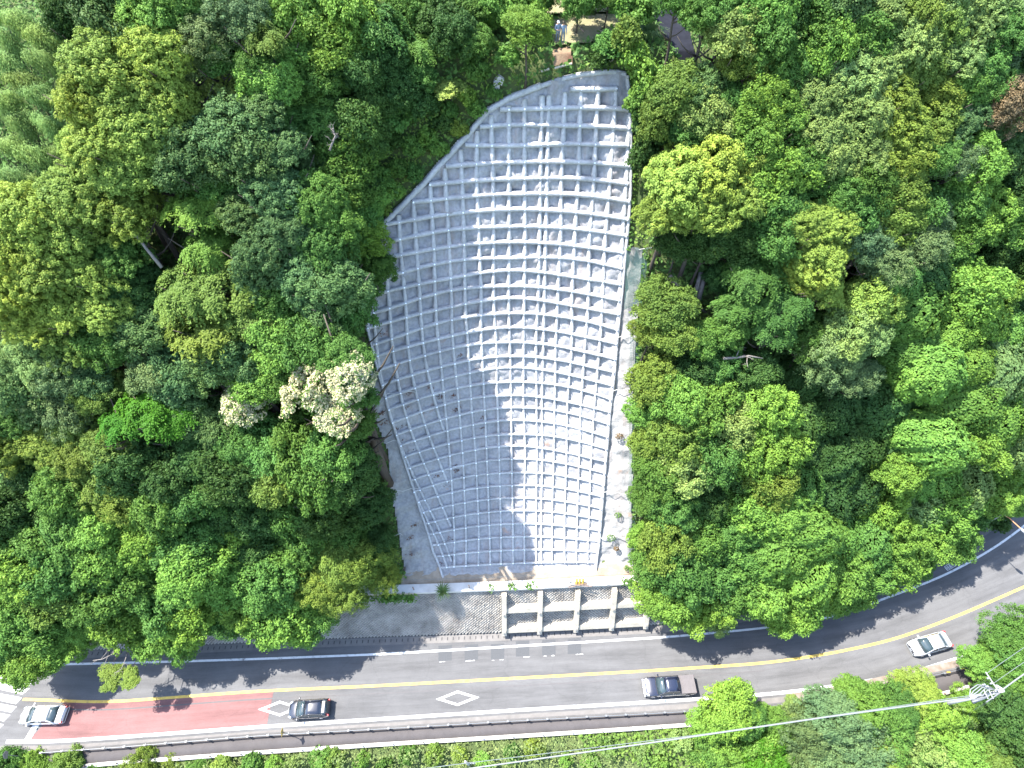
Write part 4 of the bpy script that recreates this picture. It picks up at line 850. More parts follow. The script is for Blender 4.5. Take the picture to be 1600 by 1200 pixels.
352 1198 15 shrub yg .6|394 1196 17 shrub mid .6|429 1194 12 shrub bright .6|458 1198 13 shrub pale .6|502 1190 19 shrub mid .6|523 1188 16 shrub olive .6|566 1192 12 shrub bright .6|603 1196 12 shrub mid .6|637 1182 13 shrub mid .6|680 1179 14 shrub olive .6|719 1181 12 shrub yg .6|757 1192 14 shrub bright .6|800 1176 12 shrub mid .6|835 1170 15 shrub olive .6|884 1187 10 shrub bright .6|924 1195 15 shrub bright .6|950 1172 14 shrub pale .6|1001 1170 12 shrub pale .6|1032 1195 12 shrub bright .6|1063 1157 15 shrub pale .6
"""
for line in T_.strip().split("\n"):
    for e in line.split("|"):
        a = e.split(); tree(float(a[0]), float(a[1]), float(a[2]), a[3], a[4], float(a[5]))
tree(1570, 172, 40, 'fine', 'brown', 9, "rusty brown-leaved tree standing out among green crowns high above the road bend", name="brown_leaved_tree")
tree(232, 640, 46, 'spray', 'vivid', 10, "vivid green dome of flat leaf sprays amid duller olive trees")
tree(275, 650, 36, 'spray', 'vivid', 10, "smaller vivid green spray crown joined to the vivid dome's uphill bank")
tree(190, 660, 34, 'spray', 'vivid', 10, "vivid green spray crown on the crosswalk side of the vivid dome")
tree(500, 610, 46, 'flower', 'mid', 12, "tree covered in creamy white blossom leaning over the grid slope's edge")
tree(548, 590, 38, 'flower', 'mid', 12, "creamy white blossom crown touching the grid beams, smaller than its neighbour")
tree(530, 650, 36, 'flower', 'mid', 11, "creamy white blossom crown hanging lowest over the dark bushes")
tree(388, 628, 40, 'flower', 'bright', 9, "tree only half covered in white blossom, apart from the main flowering tree")
tree(380, 695, 18, 'flower', 'bright', 8, "small tuft of white blossom downhill of the half-flowering tree")
tree(703, 140, 27, 'open', 'yellow', 4, "small yellowish flat-topped tree on a thin pale bent trunk", sc_z=0.4)
tree(822, 46, 31, 'leafy', 'bright', 6.0, "bright green tree with a thick bare trunk next to the two people")
tree(172, 1058, 20, 'open', 'olive', 5.5, "thin olive branch end reaching over the shaded road near the crosswalk", sc_z=0.5)
tree(205, 1060, 17, 'open', 'olive', 5.5, "sparse twiggy leaf spray hanging over the inner white line", sc_z=0.5)
# leafy tree past the yard, crown out of view, added to shade the grid

_ord = ["", "second ", "third ", "fourth ", "fifth ", "sixth ", "seventh ", "eighth ", "ninth ", "tenth ", "eleventh ", "twelfth "]
def relabel():
    G = {}
    for root, px, py, kind, colk in TREES:
        if "label" in root: continue
        nm, lx, ly = min(LM, key=lambda l: (l[1]-px)**2+(l[2]-py)**2); dx, dy = px-lx, py-ly
        d = ("uphill from" if dy < 0 else "downhill from") if abs(dy) > abs(dx) else ("on the crosswalk side of" if dx < 0 else "on the road-bend side of")
        G.setdefault((colk, kind, d, nm), []).append((math.hypot(dx, dy), root))
    for (colk, kind, d, nm), L in G.items():
        L.sort(key=lambda q: q[0]); single = len(L) == 1
        for i, (_, r) in enumerate(L):
            w_ = WORD[colk]+" "+KW[kind]
            r["label"] = (f"{w_} {d} {nm}" if single else f"{_ord[min(i, 11)] if i else 'first '}{w_} out, {d} {nm}")
relabel()

# ---------------- undergrowth (stuff) ----------------
def cards(name, P, N, size, colr, jit=0.75, asp=0.6, kind="stuff"):
    V, Fc = quads(np.array(P), np.array(N), size*rng.uniform(0.5, 1.7, len(P)), asp, jit)
    T = np.clip(0.45+rng.normal(0, 0.15, len(P)), 0, 1)
    o = newmesh(name, V, Fc, [M_leaf], attrs={"tone": T}); o.color = (*colr, 1); return tag(o, kind=kind)
Kx = np.linspace(-130, 130, 2000)
def fill_region(n, xr, ar, excl=True):
    x = rng.uniform(xr[0], xr[1], n); a = rng.uniform(ar[0], ar[1], n); z = a2z(np.clip(a, 0, z2a(ZT))); over = np.clip(a-z2a(ZT), 0, None)
    y = S(x, z)+over; z = z+over*TOPSL
    keep = ~(inside(POLY, x, z) & (over <= 0)) & ~(inside(AR, x, z) & (over <= 0)) & ~(inside(AL, x, z) & (over <= 0))
    return x[keep], y[keep], z[keep]
x, y, z = fill_region(230000, (-66, 75), (z2a(5.9), z2a(ZT)+14))
# keep the bench, the yard, red soil and path free
ppx = 800+F*x/(y*CP-(z-CAMH)*SP); ppy = 600-F*(y*SP+(z-CAMH)*CP)/(y*CP-(z-CAMH)*SP)
def inpx(poly, a, b): return inside(np.array(poly, float), a, b)
YARD = [(862,24),(905,18),(975,20),(1000,-40),(880,-40),(845,20)]; YARD2 = [(856,34),(905,28),(975,22),(985,40),(960,52),(935,56),(928,68),(866,72)]; RED = [(862,80),(890,74),(896,100),(866,106)]; PATHP = [(1016,-30),(1060,-30),(1074,40),(1092,110),(1062,100),(1040,60),(1022,30)]
free = ~(inpx(YARD, ppx, ppy) | inpx(YARD2, ppx, ppy) | inpx(RED, ppx, ppy) | inpx(PATHP, ppx, ppy) | ((x > -11) & (x < 13.2) & (z < 6.8)))
vis = (ppx > -80) & (ppx < 1680) & (ppy > -60) & (ppy < 1230)
x, y, z, ppx, ppy = [q[free & vis] for q in (x, y, z, ppx, ppy)]
lump = vnoise(x*0.6, y*0.8+z*0.5, 31)*1.3+vnoise(x*1.7, y*1.7+z, 37)*0.5
P = np.stack([x, y-0.35*lump, z+0.75*lump*rng.uniform(0.4, 1, len(x))], 1); N = np.tile([0, -0.45, 0.9], (len(x), 1))
edge = inpx([(560,380),(625,300),(700,225),(780,140),(850,118),(1000,95),(1000,130),(1010,400),(988,400),(986,110),(850,140),(760,180),(640,320),(580,375),(520,400),(600,260),(700,130),(800,80),(850,80)], ppx, ppy) | inpx([(600,290),(700,215),(790,130),(760,110),(680,190),(590,260)], ppx, ppy)
M1 = ~edge
cards("undergrowth", P[M1], N[M1], 0.17, (0.085, 0.165, 0.042)); cards("grass_bank_undergrowth", P[edge], N[edge], 0.12, (0.12, 0.20, 0.04))
# strip between walkway and frame bottom
n = 90000; x = rng.uniform(-62, 62, n); kb = Kerb(x); d = rng.uniform(0.05, 15, n)**1.0; y = kb-0.12-d; z = -0.12-d*0.42
l2 = vnoise(x*0.35, y*0.45, 51)**1.5*2.6+vnoise(x*1.1, y*1.3, 57)*1.2+vnoise(x*3.1, y*3.3, 58)*0.6; z = np.maximum(z, -6.6)+l2*np.clip(d*0.9, 0.05, 1)*0.8
t = vnoise(x*0.12+3, y*0.2, 61)
A_ = t > 0.5
cards("roadside_plants_undergrowth", np.stack([x, y, z], 1)[A_], np.tile([0, 0, 1.0], (A_.sum(), 1)), 0.12, (0.115, 0.195, 0.04))
cards("grassy_undergrowth", np.stack([x, y, z], 1)[~A_], np.tile([0, 0, 1.0], ((~A_).sum(), 1)), 0.085, (0.15, 0.20, 0.07))
# ---------------- yard, red soil, path at the crest ----------------
def draped(name, poly, m, lift, nsub=14):
    q = np.array(poly, float); x0, y0 = q.min(0); x1, y1 = q.max(0); g = 2.5; V = {}; Fc = []; Vl = []
    def vid(i, j):
        if (i, j) not in V:
            p = hit(x0+i*g, y0+j*g); Vl.append((p[0], p[1]-0.05, p[2]+lift)); V[(i, j)] = len(Vl)-1
        return V[(i, j)]
    for i in range(int((x1-x0)/g)+1):
        for j in range(int((y1-y0)/g)+1):
            if inside(q, np.array([x0+(i+.5)*g]), np.array([y0+(j+.5)*g]))[0]: Fc.append((vid(i, j), vid(i, j+1), vid(i+1, j+1), vid(i+1, j)))
    return tag(newmesh(name, Vl, np.array(Fc), m, smooth=True), kind="structure")
draped("yard_ground", YARD+[], M_dry, 0.12); draped("yard_bank_ground", YARD2, M_dry, 0.16); draped("bare_soil_ground", RED, M_rust, 0.12); draped("hill_path", PATHP, M_path, 0.10)

# ---------------- dead wood ----------------
def branch(name, px, label, cat, rad=0.12, off=6.0, twigs=5, m=M_dead, seed=1, flat=0.0):
    r_ = random.Random(seed); P = [Vector(hit(a, b, off)) for a, b in px]; mb = MB()
    mb.tube(P, list(np.linspace(rad, rad*0.4, len(P))), 7)
    L = (P[-1]-P[0]).length
    for i in range(twigs):
        t = r_.uniform(0.25, 0.95); k = t*(len(P)-1); a = int(k); b = P[a].lerp(P[min(a+1, len(P)-1)], k-a); d = (P[-1]-P[0]).normalized()
        s = Vector((r_.uniform(-1, 1), r_.uniform(-1, 1), r_.uniform(-.4, .8))).normalized(); d2 = (d*0.6+s).normalized(); l = L*r_.uniform(0.2, 0.42)
        Q = [b, b+d2*l*0.5+s*l*0.08, b+d2*l]; mb.tube(Q, [rad*0.42, rad*0.28, rad*0.1], 5)
        for _ in range(3):
            q0 = Q[1].lerp(Q[2], r_.uniform(0, 0.9)); s2 = Vector((r_.uniform(-1, 1), r_.uniform(-1, 1), r_.uniform(-.3, .8))).normalized(); mb.tube([q0, q0+(d2*.5+s2)*l*0.4], [rad*0.14, rad*0.05], 4)
    tag(mb.build(name, m, smooth=True), label, cat)
branch("dead_tree", [(253,418),(230,390),(208,360),(192,346),(176,335)], "bare forked snag leaning out of the yellow-green crowns", "dead tree", 0.14, 10.5, 6, seed=4)
branch("dead_branch", [(1130,560),(1150,559),(1170,556),(1192,560)], "pale forked deadwood lying across dark crowns above the bend", "dead branch", 0.13, 7.5, 4, seed=9)
branch("dead_branch", [(515,235),(520,222),(524,212),(520,200)], "dead twiggy top poking out between bluish green crowns", "dead branch", 0.09, 9.5, 12, seed=12)
branch("dead_branch", [(182,1005),(176,1022),(160,1030),(145,1032)], "bare forked branch hanging over the gutter near the crosswalk", "dead branch", 0.07, 6.5, 7, seed=21)
branch("dead_branch", [(200,1018),(196,1030),(190,1045),(178,1052)], "thin bare branch that carries the olive leaf spray over the road", "dead branch", 0.05, 6.2, 4, seed=23)
branch("dead_branch", [(1085,795),(1100,800),(1125,805),(1140,795)], "tangle of grey dead boughs deep between crowns above the wall frame", "dead branch", 0.12, 5, 9, seed=31)
branch("dead_branch", [(1228,400),(1222,380),(1232,365),(1238,350)], "thin grey bare bough beside the yellow-green crown near mid slope", "dead branch", 0.08, 8.5, 6, seed=33)
branch("dead_branch", [(880,58),(912,50),(903,38),(898,28)][1:], "leafless brown shrub stems behind the two people", "dead branch", 0.07, 1.6, 10, M_bark, seed=41)
branch("fallen_trunk", [(1045,432),(1062,448),(1085,468),(1103,490)], "grey fallen trunk lying diagonally beside the green mesh net", "fallen trunk", 0.28, 1.2, 1, M_dead, seed=51)
for a, lb in (((1089,455),"grey cut log, the one closer to the net of two parallel logs"), ((1095,460),"brownish cut log lying parallel behind the grey log")):
    mb = MB(); p, q = Vector(hit(a[0]-4, a[1]+8, 1.2)), Vector(hit(a[0]+6, a[1]-30, 1.2)); mb.tube([p, p.lerp(q, .5)+Vector((0.03, 0, 0.02)), q], [0.24, 0.22, 0.20], 10)
    tag(mb.build("log", M_dead, smooth=True), lb, "log", "cut logs on the slope")

# ---------------- guardrail, walkway edge ----------------
def guardrail():
    x0, x1 = bp(72, 1177)[0], bp(1545, 1035)[0]; xs = np.arange(x0, x1, 2.0)
    root = empty("guardrail", (x0, float(Rail(x0)), 0), 0, "long pale tubular railing between the traffic lane and the walkway", "guardrail"); o = np.array(root.location)
    for h, r in ((0.82, 0.035), (0.50, 0.03)):
        mb = MB(); mb.tube([np.array([x, float(Rail(x)), h])-o for x in np.arange(x0, x1, 1.0)], r, 6); mb.build("rail", M_galv, root)
    pm = MB(); pm.tube([(0,0,0),(0,0,0.86)], 0.06, 8); pm.box((0,0,0.87), (0.22,0.14,0.04)); pm.box((0,0.0,0.03), (0.26,0.26,0.06)); pm.box((0,0.09,0.62), (0.07,0.10,0.14)); p0 = pm.build("post", M_galv, root)
    for i, x in enumerate(xs):
        p = p0 if i == 0 else p0.copy()
        if i: COL.objects.link(p); p.parent = root
        p.location = np.array([x, float(Rail(x)), 0.0])-o
    # yellow reflectors near the bend
    for px_ in (1473, 1498):
        x = bp(px_, 1050)[0]; mb = MB(); mb.box((0,0,0), (0.35,0.12,0.12)); r = mb.build("reflector", M_sign_y, root); r.location = np.array([x, float(Rail(x)), 0.90])-o
guardrail()
def kerb_edge():
    x0, x1 = bp(120, 1197)[0], bp(1560, 1060)[0]; V = []; xs = np.arange(x0, x1, 0.5); n = len(xs)
    root = empty("walkway_kerb", (x0, float(Kerb(x0)), 0), 0, "white concrete kerb on the outer side of the walkway", "kerb"); o = np.array(root.location)
    for x in xs:
        y = float(Kerb(x))
        for a, b in ((y-0.18, -0.2), (y-0.18, 0.22), (y+0.16, 0.22), (y+0.16, 0.05)): V.append(np.array((x, a, b))-o)
    newmesh("kerb_stone", V, np.array([(i*4+k, (i+1)*4+k, (i+1)*4+k+1, i*4+k+1) for i in range(n-1) for k in range(3)]), M_edge, root)
    pm = MB(); pm.tube([(0,0,0.2),(0,0,0.55)], 0.06, 8); p0 = pm.build("stud_post", M_brown, root)
    for i, x in enumerate(np.arange(x0+1, x1, 3.0)):
        p = p0 if i == 0 else p0.copy()
        if i: COL.objects.link(p); p.parent = root
        p.location = np.array([x, float(Kerb(x))-0.05, 0.0])-o
kerb_edge()
# ---------------- bench posts, tools, plants ----------------
pm = MB(); pm.tube([(0,0,-0.1),(0,0,0.95)], 0.045, 7); pm.tube([(0,0,0.95),(0,0,1.0)], 0.07, 7)
pmesh = None
for i, (a, b, lb) in enumerate([(603,931,"in the grass at the shaded end"), (646,929,"beside the spiky plant, shaded side"), (733,926,"standing third from the shaded end"), (776,925,"just before the concrete wall frame starts"), (816,923,"behind the frame's first bay"), (857,921,"behind the frame's second bay"), (946,919,"beyond the pile of tool handles")]):
    if pmesh is None: o = pm.build("stake", M_brown); pmesh = o.data
    else: o = bpy.data.objects.new("stake", pmesh); COL.objects.link(o)
    p = bp(a, b, 5.9); o.location = (p[0], p[1]+0.5, 5.75); tag(o, "short brown stake on the bench, "+lb, "stake", "stakes along the wall top")
# fence wire linking the stakes
mb = MB(); mb.tube([(x, float(Wf(x))+4.25, 6.45) for x in np.arange(bp(603,930,6)[0], bp(1000,918,6)[0], 1.0)], 0.015, 4); tag(mb.build("fence_wire", M_wire), "thin wire strung between the stakes on the bench", "wire")
def spiky(px, py, z, label, n=26, L=0.8):
    p = bp(px, py, z); V = []; Fc = []
    for i in range(n):
        a = i*2.399; l = L*random.uniform(.6, 1); u = np.array([math.cos(a), math.sin(a), 0]); s = np.array([-u[1], u[0], 0])*0.05
        b = len(V); V += [s*1, -s, u*l*.6+np.array([0,0,.45*L])+s*.9, u*l*.6+np.array([0,0,.45*L])-s*.9, u*l*1.15+np.array([0,0,.28*L])]; Fc += [(b, b+1, b+3, b+2), (b+2, b+3, b+4)]
    m = M_leaf; o = newmesh("spiky_plant", V, Fc, m, attrs={"tone": rng.uniform(.3, .7, len(Fc))}); o.location = (p[0], p[1]+0.3, z-0.1); o.color = (0.10, 0.16, 0.05, 1); tag(o, label, "plant")
spiky(691, 929, 6.0, "spiky rosette plant on the bench below the lattice foot", 30, 1.1)
spiky(1012, 58, 45.4, "large clump of arching grass blades beside the dark path", 70, 1.8)
def tools():
    p = bp(906, 921, 6.0); root = empty("tool_bundle", (p[0], p[1]+0.5, 5.95), 0.0, "bundle of poles and yellow tools left on the sandy bench", "tools")
    for i in range(9):
        mb = MB(); a = random.uniform(-0.25, 0.25); y = random.uniform(-.25, .25); x = random.uniform(-.5, .5); L = random.uniform(.8, 1.3)
        mb.tube([(x-L*math.cos(a), y-L*math.sin(a), 0.06+.02*i), (x+L*math.cos(a), y+L*math.sin(a), 0.08+.03*i)], 0.03, 5); mb.build("pole", M_brown if i % 2 else M_galv, root)
    for x in (-0.32, 0.0, 0.34):
        mb = MB(); mb.tube([(x, 0.1, 0.1), (x+.02, .35, .55)], [0.14, 0.11], 8); mb.tube([(x+.02, .35, .55), (x+.02, .38, .6)], [0.15, 0.13], 8); mb.build("bucket", M_sign_y, root)
tools()
for i, (a, b, r, lb) in enumerate([(966,681,.32,"withered brown weed on the rough concrete strip near its middle"), (965,804,.30,"small green weed on the rough strip between two ropes"), (954,840,.38,"green weed by the lowest rope on the rough strip"), (962,856,.22,"tiny brownish weed just below the lowest rope"), (979,886,.26,"small green weed near the foot of the rough strip")]):
    p = hit(a, b); n = 90; d = rdirs(n, -0.2); V, Fc = quads(d*r*np.array([1.3, 1, 1]), d, np.full(n, 0.10), 0.5, 0.5)
    o = newmesh("weed_clump", V, Fc, [M_leaf], attrs={"tone": rng.uniform(.2, .8, n)}); o.location = (p[0], p[1]-0.2, p[2]+0.25); o.color = (0.16, 0.11, 0.06, 1) if i in (0, 3) else (0.09, 0.17, 0.04, 1)
    tag(o, lb, "weed")
# greenery along the wall top and at its far end
xg = []; 
for a, b, n, s in [(610,940,700,.5),(560,941,500,.5),(1010,912,600,.4),(985,914,300,.25),(800,921,120,.2),(830,920,110,.2),(768,924,60,.12),(1040,965,700,.5),(640,941,160,.2)]:
    p = bp(a, b, 5.7 if b < 950 else 0.6)
    for _ in range(n): xg.append((p[0]+rng.normal(0, 1.0*s*1.6), p[1]+0.3+rng.normal(0, 0.22), p[2]+abs(rng.normal(0, .15))+0.05))
cards("wall_top_grass", np.array(xg), np.tile([0, -.2, 1.0], (len(xg), 1)), 0.11, (0.09, 0.18, 0.035))
# boundary edging at the crest, hanging ring, rubble
mb = MB()
for a, b in (((845,117),(858,113)), ((866,112),(893,105))):
    p, q = hit(*a), hit(*b); mb.tube([p+np.array([0,-.1,.35]), q+np.array([0,-.1,.35])], 0.09, 6)
tag(mb.build("edging_pole", M_conc), "pale broken edging poles lying along the crest above the grid", "edging")
def ring(px, py, rx, rz, r, label):
    p = hit(px, py, 0.6); mb = MB(); pts = [(rx*math.cos(t), 0.15*math.sin(t), rz*math.sin(t)) for t in np.linspace(0, 2*math.pi, 21)]; mb.tube(pts, r, 7, cap=False)
    o = mb.build("white_ring", M_edge, smooth=True); o.location = p; tag(o, label, "ring")
ring(949.5, 76, 0.24, 0.42, 0.07, "white oval ring standing above rubble at the crest of the slope")
for i, (a, b, s) in enumerate([(941,98,.28),(950,94,.34),(955,96,.24),(945,90,.22)]):
    p = hit(a, b); mb = MB(); M = Matrix.Rotation(i*1.1, 3, Vector((1, .4, .3)).normalized()); mb.box((0,0,0), (s*1.5, s, s*.6), M, 0.7)
    o = mb.build("broken_slab", M_edge if i != 3 else M_rust); o.location = p+np.array([0, -.2, .2]); tag(o, ["flat broken slab piece at the rubble's outer end", "largest pale slab piece directly below the white ring", "small pale slab piece at the grid-corner end of the rubble", "reddish broken slab piece just beside the white ring"][i], "rubble", "rubble under the white ring")
p1, p2 = hit(781, 124, .2), hit(776, 133, .2)
for i, p in enumerate((p1, p2)):
    mb = MB(); mb.box((0,0,0), (0.75, 0.5, 0.5), Matrix.Rotation(0.6+i, 3, 'Y'), 0.7); o = mb.build("boulder", M_edge); o.location = p; tag(o, ["pale boulder in the grass above the grid's curved edge", "smaller pale boulder just below the first one in the grass"][i], "boulder")

# ---------------- cars ----------------
def paint(name, col, metal=0.0, rough=0.25): return mat(name, col, rough, 0.5, metal, coat=0.8)
def car(name, px, py, L, W, H, color, label, style, cat="car"):
    """x forward is -X in the world before rotation: the nose points to local +X"""
    c = bp(px, py, H*0.45); x = c[0]; yl = float(Outer(x)); s_ = (float(Outer(x+1))-float(Outer(x-1)))/2
    root = empty(name, (c[0], c[1], 0.012), math.pi+math.atan(s_), label, cat, None)
    pm_ = paint("paint_"+name, color)
    hl = L/2; hw = W/2
    # body shell: stations (x, half width, deck height)
    if style == 'sedan':
        st = [(-hl,.78,.60),(-hl+.10,.88,.86),(-hl+.30,.95,.93),(-hl+.85,.99,.96),(-.9,1,.92),(0,1,.90),(.7,1,.90),(1.05,.99,.89),(hl-.9,.97,.83),(hl-.35,.92,.72),(hl-.08,.80,.60),(hl,.66,.48)]
        cab = [(-1.62,.93),(-1.0,1.36),(-.55,1.43),(.0,1.44),(.42,1.38),(1.22,.92)]; 
    elif style == 'hatch':
        st = [(-hl,.84,.75),(-hl+.08,.92,.98),(-hl+.3,.97,1.02),(-1.2,1,1.0),(-.5,1,.96),(.4,1,.94),(.9,.99,.93),(hl-.8,.97,.90),(hl-.35,.92,.80),(hl-.08,.80,.66),(hl,.66,.52)]
        cab = [(-hl+.10,.98),(-1.50,1.38),(-1.0,1.48),(-.3,1.52),(.25,1.47),(1.12,.94)]
    else:
        st = [(-hl,.90,.85),(-hl+.05,.96,1.05),(-hl+.5,1,1.08),(-.95,1,1.08),(-.9,1,1.04),(0,1,1.04),(1.0,1,1.04),(1.25,1,1.04),(hl-.8,.98,1.02),(hl-.3,.95,.94),(hl-.06,.88,.80),(hl,.80,.66)]
        cab = [(-.92,1.06),(-.80,1.66),(-.4,1.74),(.25,1.74),(.65,1.66),(1.35,1.06)]
    zb = .22 if style != 'pickup' else .38
    V = []; n = len(st); prof = [(1.0,.00),(1.02,.45),(.99,.82),(.90,.97),(.5,1.02),(0,1.035)]
    for sx, sw, sz in st:
        ring_ = [(a*hw*sw, zb+(sz-zb)*b) for a, b in prof]; ring_ = ring_+[(-a, b) for a, b in ring_[-2::-1]]
        for a, b in ring_: V.append((sx, a, b))
    k = len(prof)*2-1; Fc = [(i*k+j, (i+1)*k+j, (i+1)*k+j+1, i*k+j+1) for i in range(n-1) for j in range(k-1)]
    Fc += [tuple(range(k))[::-1], tuple((n-1)*k+j for j in range(k))] + [(i*k, i*k+k-1, (i+1)*k+k-1, (i+1)*k) for i in range(n-1)]
    body = newmesh("body", V, Fc, pm_, root, smooth=True)
    md = body.modifiers.new("b", 'BEVEL'); md.width = 0.02; md.segments = 2; md.limit_method = 'ANGLE'
    # cabin: roof skin and glass
    cw0, cw1 = hw*0.90, hw*0.70   # half width at belt and at roof
    m_ = len(cab); zt = max(z for _, z in cab); zbelt = cab[0][1]
    def half(z): t = max(0, min(1, (z-zbelt)/(zt-zbelt))); return cw0+(cw1-cw0)*t
    roof = cab[1:-1]; V = []; 
    for sx, sz in roof:
        h = half(sz)
        for a, dz in ((-1,-.02),(-.93,.02),(-.5,.05),(0,.06),(.5,.05),(.93,.02),(1,-.02)): V.append((sx, a*h, sz+dz))
    Fc = [(i*7+j, (i+1)*7+j, (i+1)*7+j+1, i*7+j+1) for i in range(len(roof)-1) for j in range(6)]
    r = newmesh("roof", V, Fc, pm_, root, smooth=True); r.modifiers.new("s", 'SOLIDIFY').thickness = 0.03
    def pane(nm, A, B, lo=0.0):   # across pane between two cab points
        (xa, za), (xb, zb_) = A, B; P = []
        for t in (0, .5, 1):
            x = xa+(xb-xa)*t; z = za+(zb_-za)*t; h = half(z)*0.97; bow = 0.05*(1 if xb > 0 else -1)
            for a in (-1, -.5, 0, .5, 1): P.append((x+bow*(1-a*a), a*h, z+0.02+0.02*(1-a*a)))
        F4 = [(i*5+j, (i+1)*5+j, (i+1)*5+j+1, i*5+j+1) for i in range(2) for j in range(4)]
        o = newmesh(nm, P, F4, M_glass, root, smooth=True); o.modifiers.new("s", 'SOLIDIFY').thickness = 0.015; return o
    pane("windscreen", cab[-1], cab[-2]); pane("rear_window", cab[0], cab[1])
    for sg in (-1, 1):
        up = [(x, half(z)*sg*1.0, z-.02) for x, z in cab]; lo_ = [(x, half(zbelt)*sg, zbelt-.03) for x, z in cab]
        P = up+lo_; F4 = [(i, i+1, m_+i+1, m_+i) for i in range(1, m_-2)]+[(0, 1, m_+1)]+[(m_-2, m_-1, m_+m_-2)]
        o = newmesh("side_window", P, F4, M_glass, root); o.modifiers.new("s", 'SOLIDIFY').thickness = 0.015
        mb = MB()      # pillars and roof rail
        for (xa, za), (xb, zb2) in ((cab[-1], cab[-2]), (cab[0], cab[1])): mb.tube([(xa, half(za)*sg*1.0, za), (xb, half(zb2)*sg*1.0, zb2)], 0.045, 6)
        mb.tube([(x, half(z)*sg, z) for x, z in cab[1:-1]], 0.04, 6); xm = -.15; mb.tube([(xm, half(zbelt)*sg*1.01, zbelt), (xm, half(zt)*sg*1.01, zt-.03)], 0.04, 6)
        mb.build("pillar", pm_, root, smooth=True)
        mb = MB(); mb.box((0,0,0), (0.16, 0.26, 0.15), None, 0.8); mr = mb.build("mirror", pm_, root); mr.location = (1.0 if style != 'pickup' else 1.1, sg*(hw+0.10), zbelt+0.06)
        mr.modifiers.new("b", 'BEVEL').width = 0.03
        # lamps
        mb = MB(); mb.box((0,0,0), (0.42, 0.20, 0.14), Matrix.Rotation(0.25, 3, 'Y') @ Matrix.Rotation(-sg*0.45, 3, 'Z'), 0.8); o = mb.build("headlight", M_lampglass, root); o.location = (hl-.24, sg*hw*.76, st[-3][2]-.03); o.modifiers.new("b", 'BEVEL').width = 0.03
        mb = MB(); mb.box((0,0,0), (0.30, 0.16, 0.20), Matrix.Rotation(sg*0.3, 3, 'Z'), 0.85); o = mb.build("tail_light", M_red, root); o.location = (-hl+.10, sg*hw*.83, st[1][2]-.10); o.modifiers.new("b", 'BEVEL').width = 0.02
        for wx in (hl-.85, -hl+.85):
            R = .33 if style != 'pickup' else .40
            mb = MB(); mb.tube([(0,-.11,0),(0,-.10,0),(0,.10,0),(0,.11,0)], [R*.86, R, R, R*.86], 20); wh = mb.build("wheel", M_rubber, root, smooth=False); wh.location = (wx, sg*(hw-.10), R)
            mb = MB(); mb.tube([(0, sg*.09, 0), (0, sg*.125, 0)], [R*.62, R*.5], 14); 
            for q in range(5): a = q*1.2566; mb.tube([(0, sg*.125, 0), (math.cos(a)*R*.55, sg*.12, math.sin(a)*R*.55)], .03, 4)
            rm = mb.build("rim", M_rim, wh)
            mb = MB(); mb.tube([(R*1.12*math.cos(a), 0, R*1.12*math.sin(a)) for a in np.linspace(0.1, math.pi-.1, 11)], 0.035, 5); ar = mb.build("wheel_arch", M_black, root); ar.location = (wx, sg*(hw*1.0), R)
    for nm, xx, zz_, ln in (("front_bumper", hl-.03, .42, W*.72), ("rear_bumper", -hl+.03, .45, W*.8)):
        mb = MB(); mb.box((0,0,0), (.12, ln, .18), None, .9); o = mb.build(nm, M_black, root); o.location = (xx, 0, zz_+(zb-.22)); o.modifiers.new("b", 'BEVEL').width = 0.03
    mb = MB(); mb.box((0,0,0), (.03, .33, .16)); o = mb.build("number_plate", M_board, root); o.location = (hl+.05, 0, .50)
    mb = MB()
    mb.tube([(cab[-1][0]+.08, -hw*.8, zbelt+.02), (cab[-1][0]+.13, 0, zbelt+.04), (cab[-1][0]+.08, hw*.8, zbelt+.02)], .035, 5); mb.build("cowl", M_black, root)
    if style == 'pickup':
        V = []; 
        mb = MB(); x0, x1 = -hl+.05, -1.0; cx = (x0+x1)/2; mb.box((cx, 0, 1.155), (x1-x0, W*.93, .07)); 
        for q in range(11): mb.box((x0+.1+q*(x1-x0-.2)/10, 0, 1.20), (.05, W*.90, .02))
        o = mb.build("bed_cover", mat("bed_cover", (0.11, 0.10, 0.10), .8, .2, noise=.08), root)
        mb = MB(); mb.box((hl-.06, 0, .78), (.10, W*.62, .26)); mb.build("grille", M_rim, root); mb = MB(); mb.box((hl+.02, 0, .55), (.16, W*.92, .22), None, .95); mb.build("chrome_bumper", M_rim, root)
    else:
        mb = MB(); mb.box((hl-.04, 0, .56), (.06, W*.45, .10)); mb.build("grille", M_black, root)
    if style == 'hatch':
        mb = MB(); mb.box((-1.62, 0, 1.43), (.30, W*.62, .04)); o = mb.build("spoiler", pm_, root)
    return root
car("parked_car" if False else "white_sedan", 67, 1117, 4.45, 1.72, 1.45, (0.45, 0.45, 0.45), "white sedan crossing the stop line at the red road surface", 'sedan')
car("black_hatchback", 483, 1107.5, 4.15, 1.72, 1.5, (0.008, 0.010, 0.018), "glossy black hatchback driving over the first white diamond", 'hatch')
car("pickup_truck", 1046, 1071.5, 5.3, 1.86, 1.75, (0.008, 0.010, 0.022), "dark double-cab pickup truck with a ribbed grey bed cover", 'pickup', "pickup truck")
car("silver_sedan", 1453, 1006, 4.5, 1.75, 1.42, (0.34, 0.36, 0.38), "silvery white sedan coming round the bend alone", 'sedan')

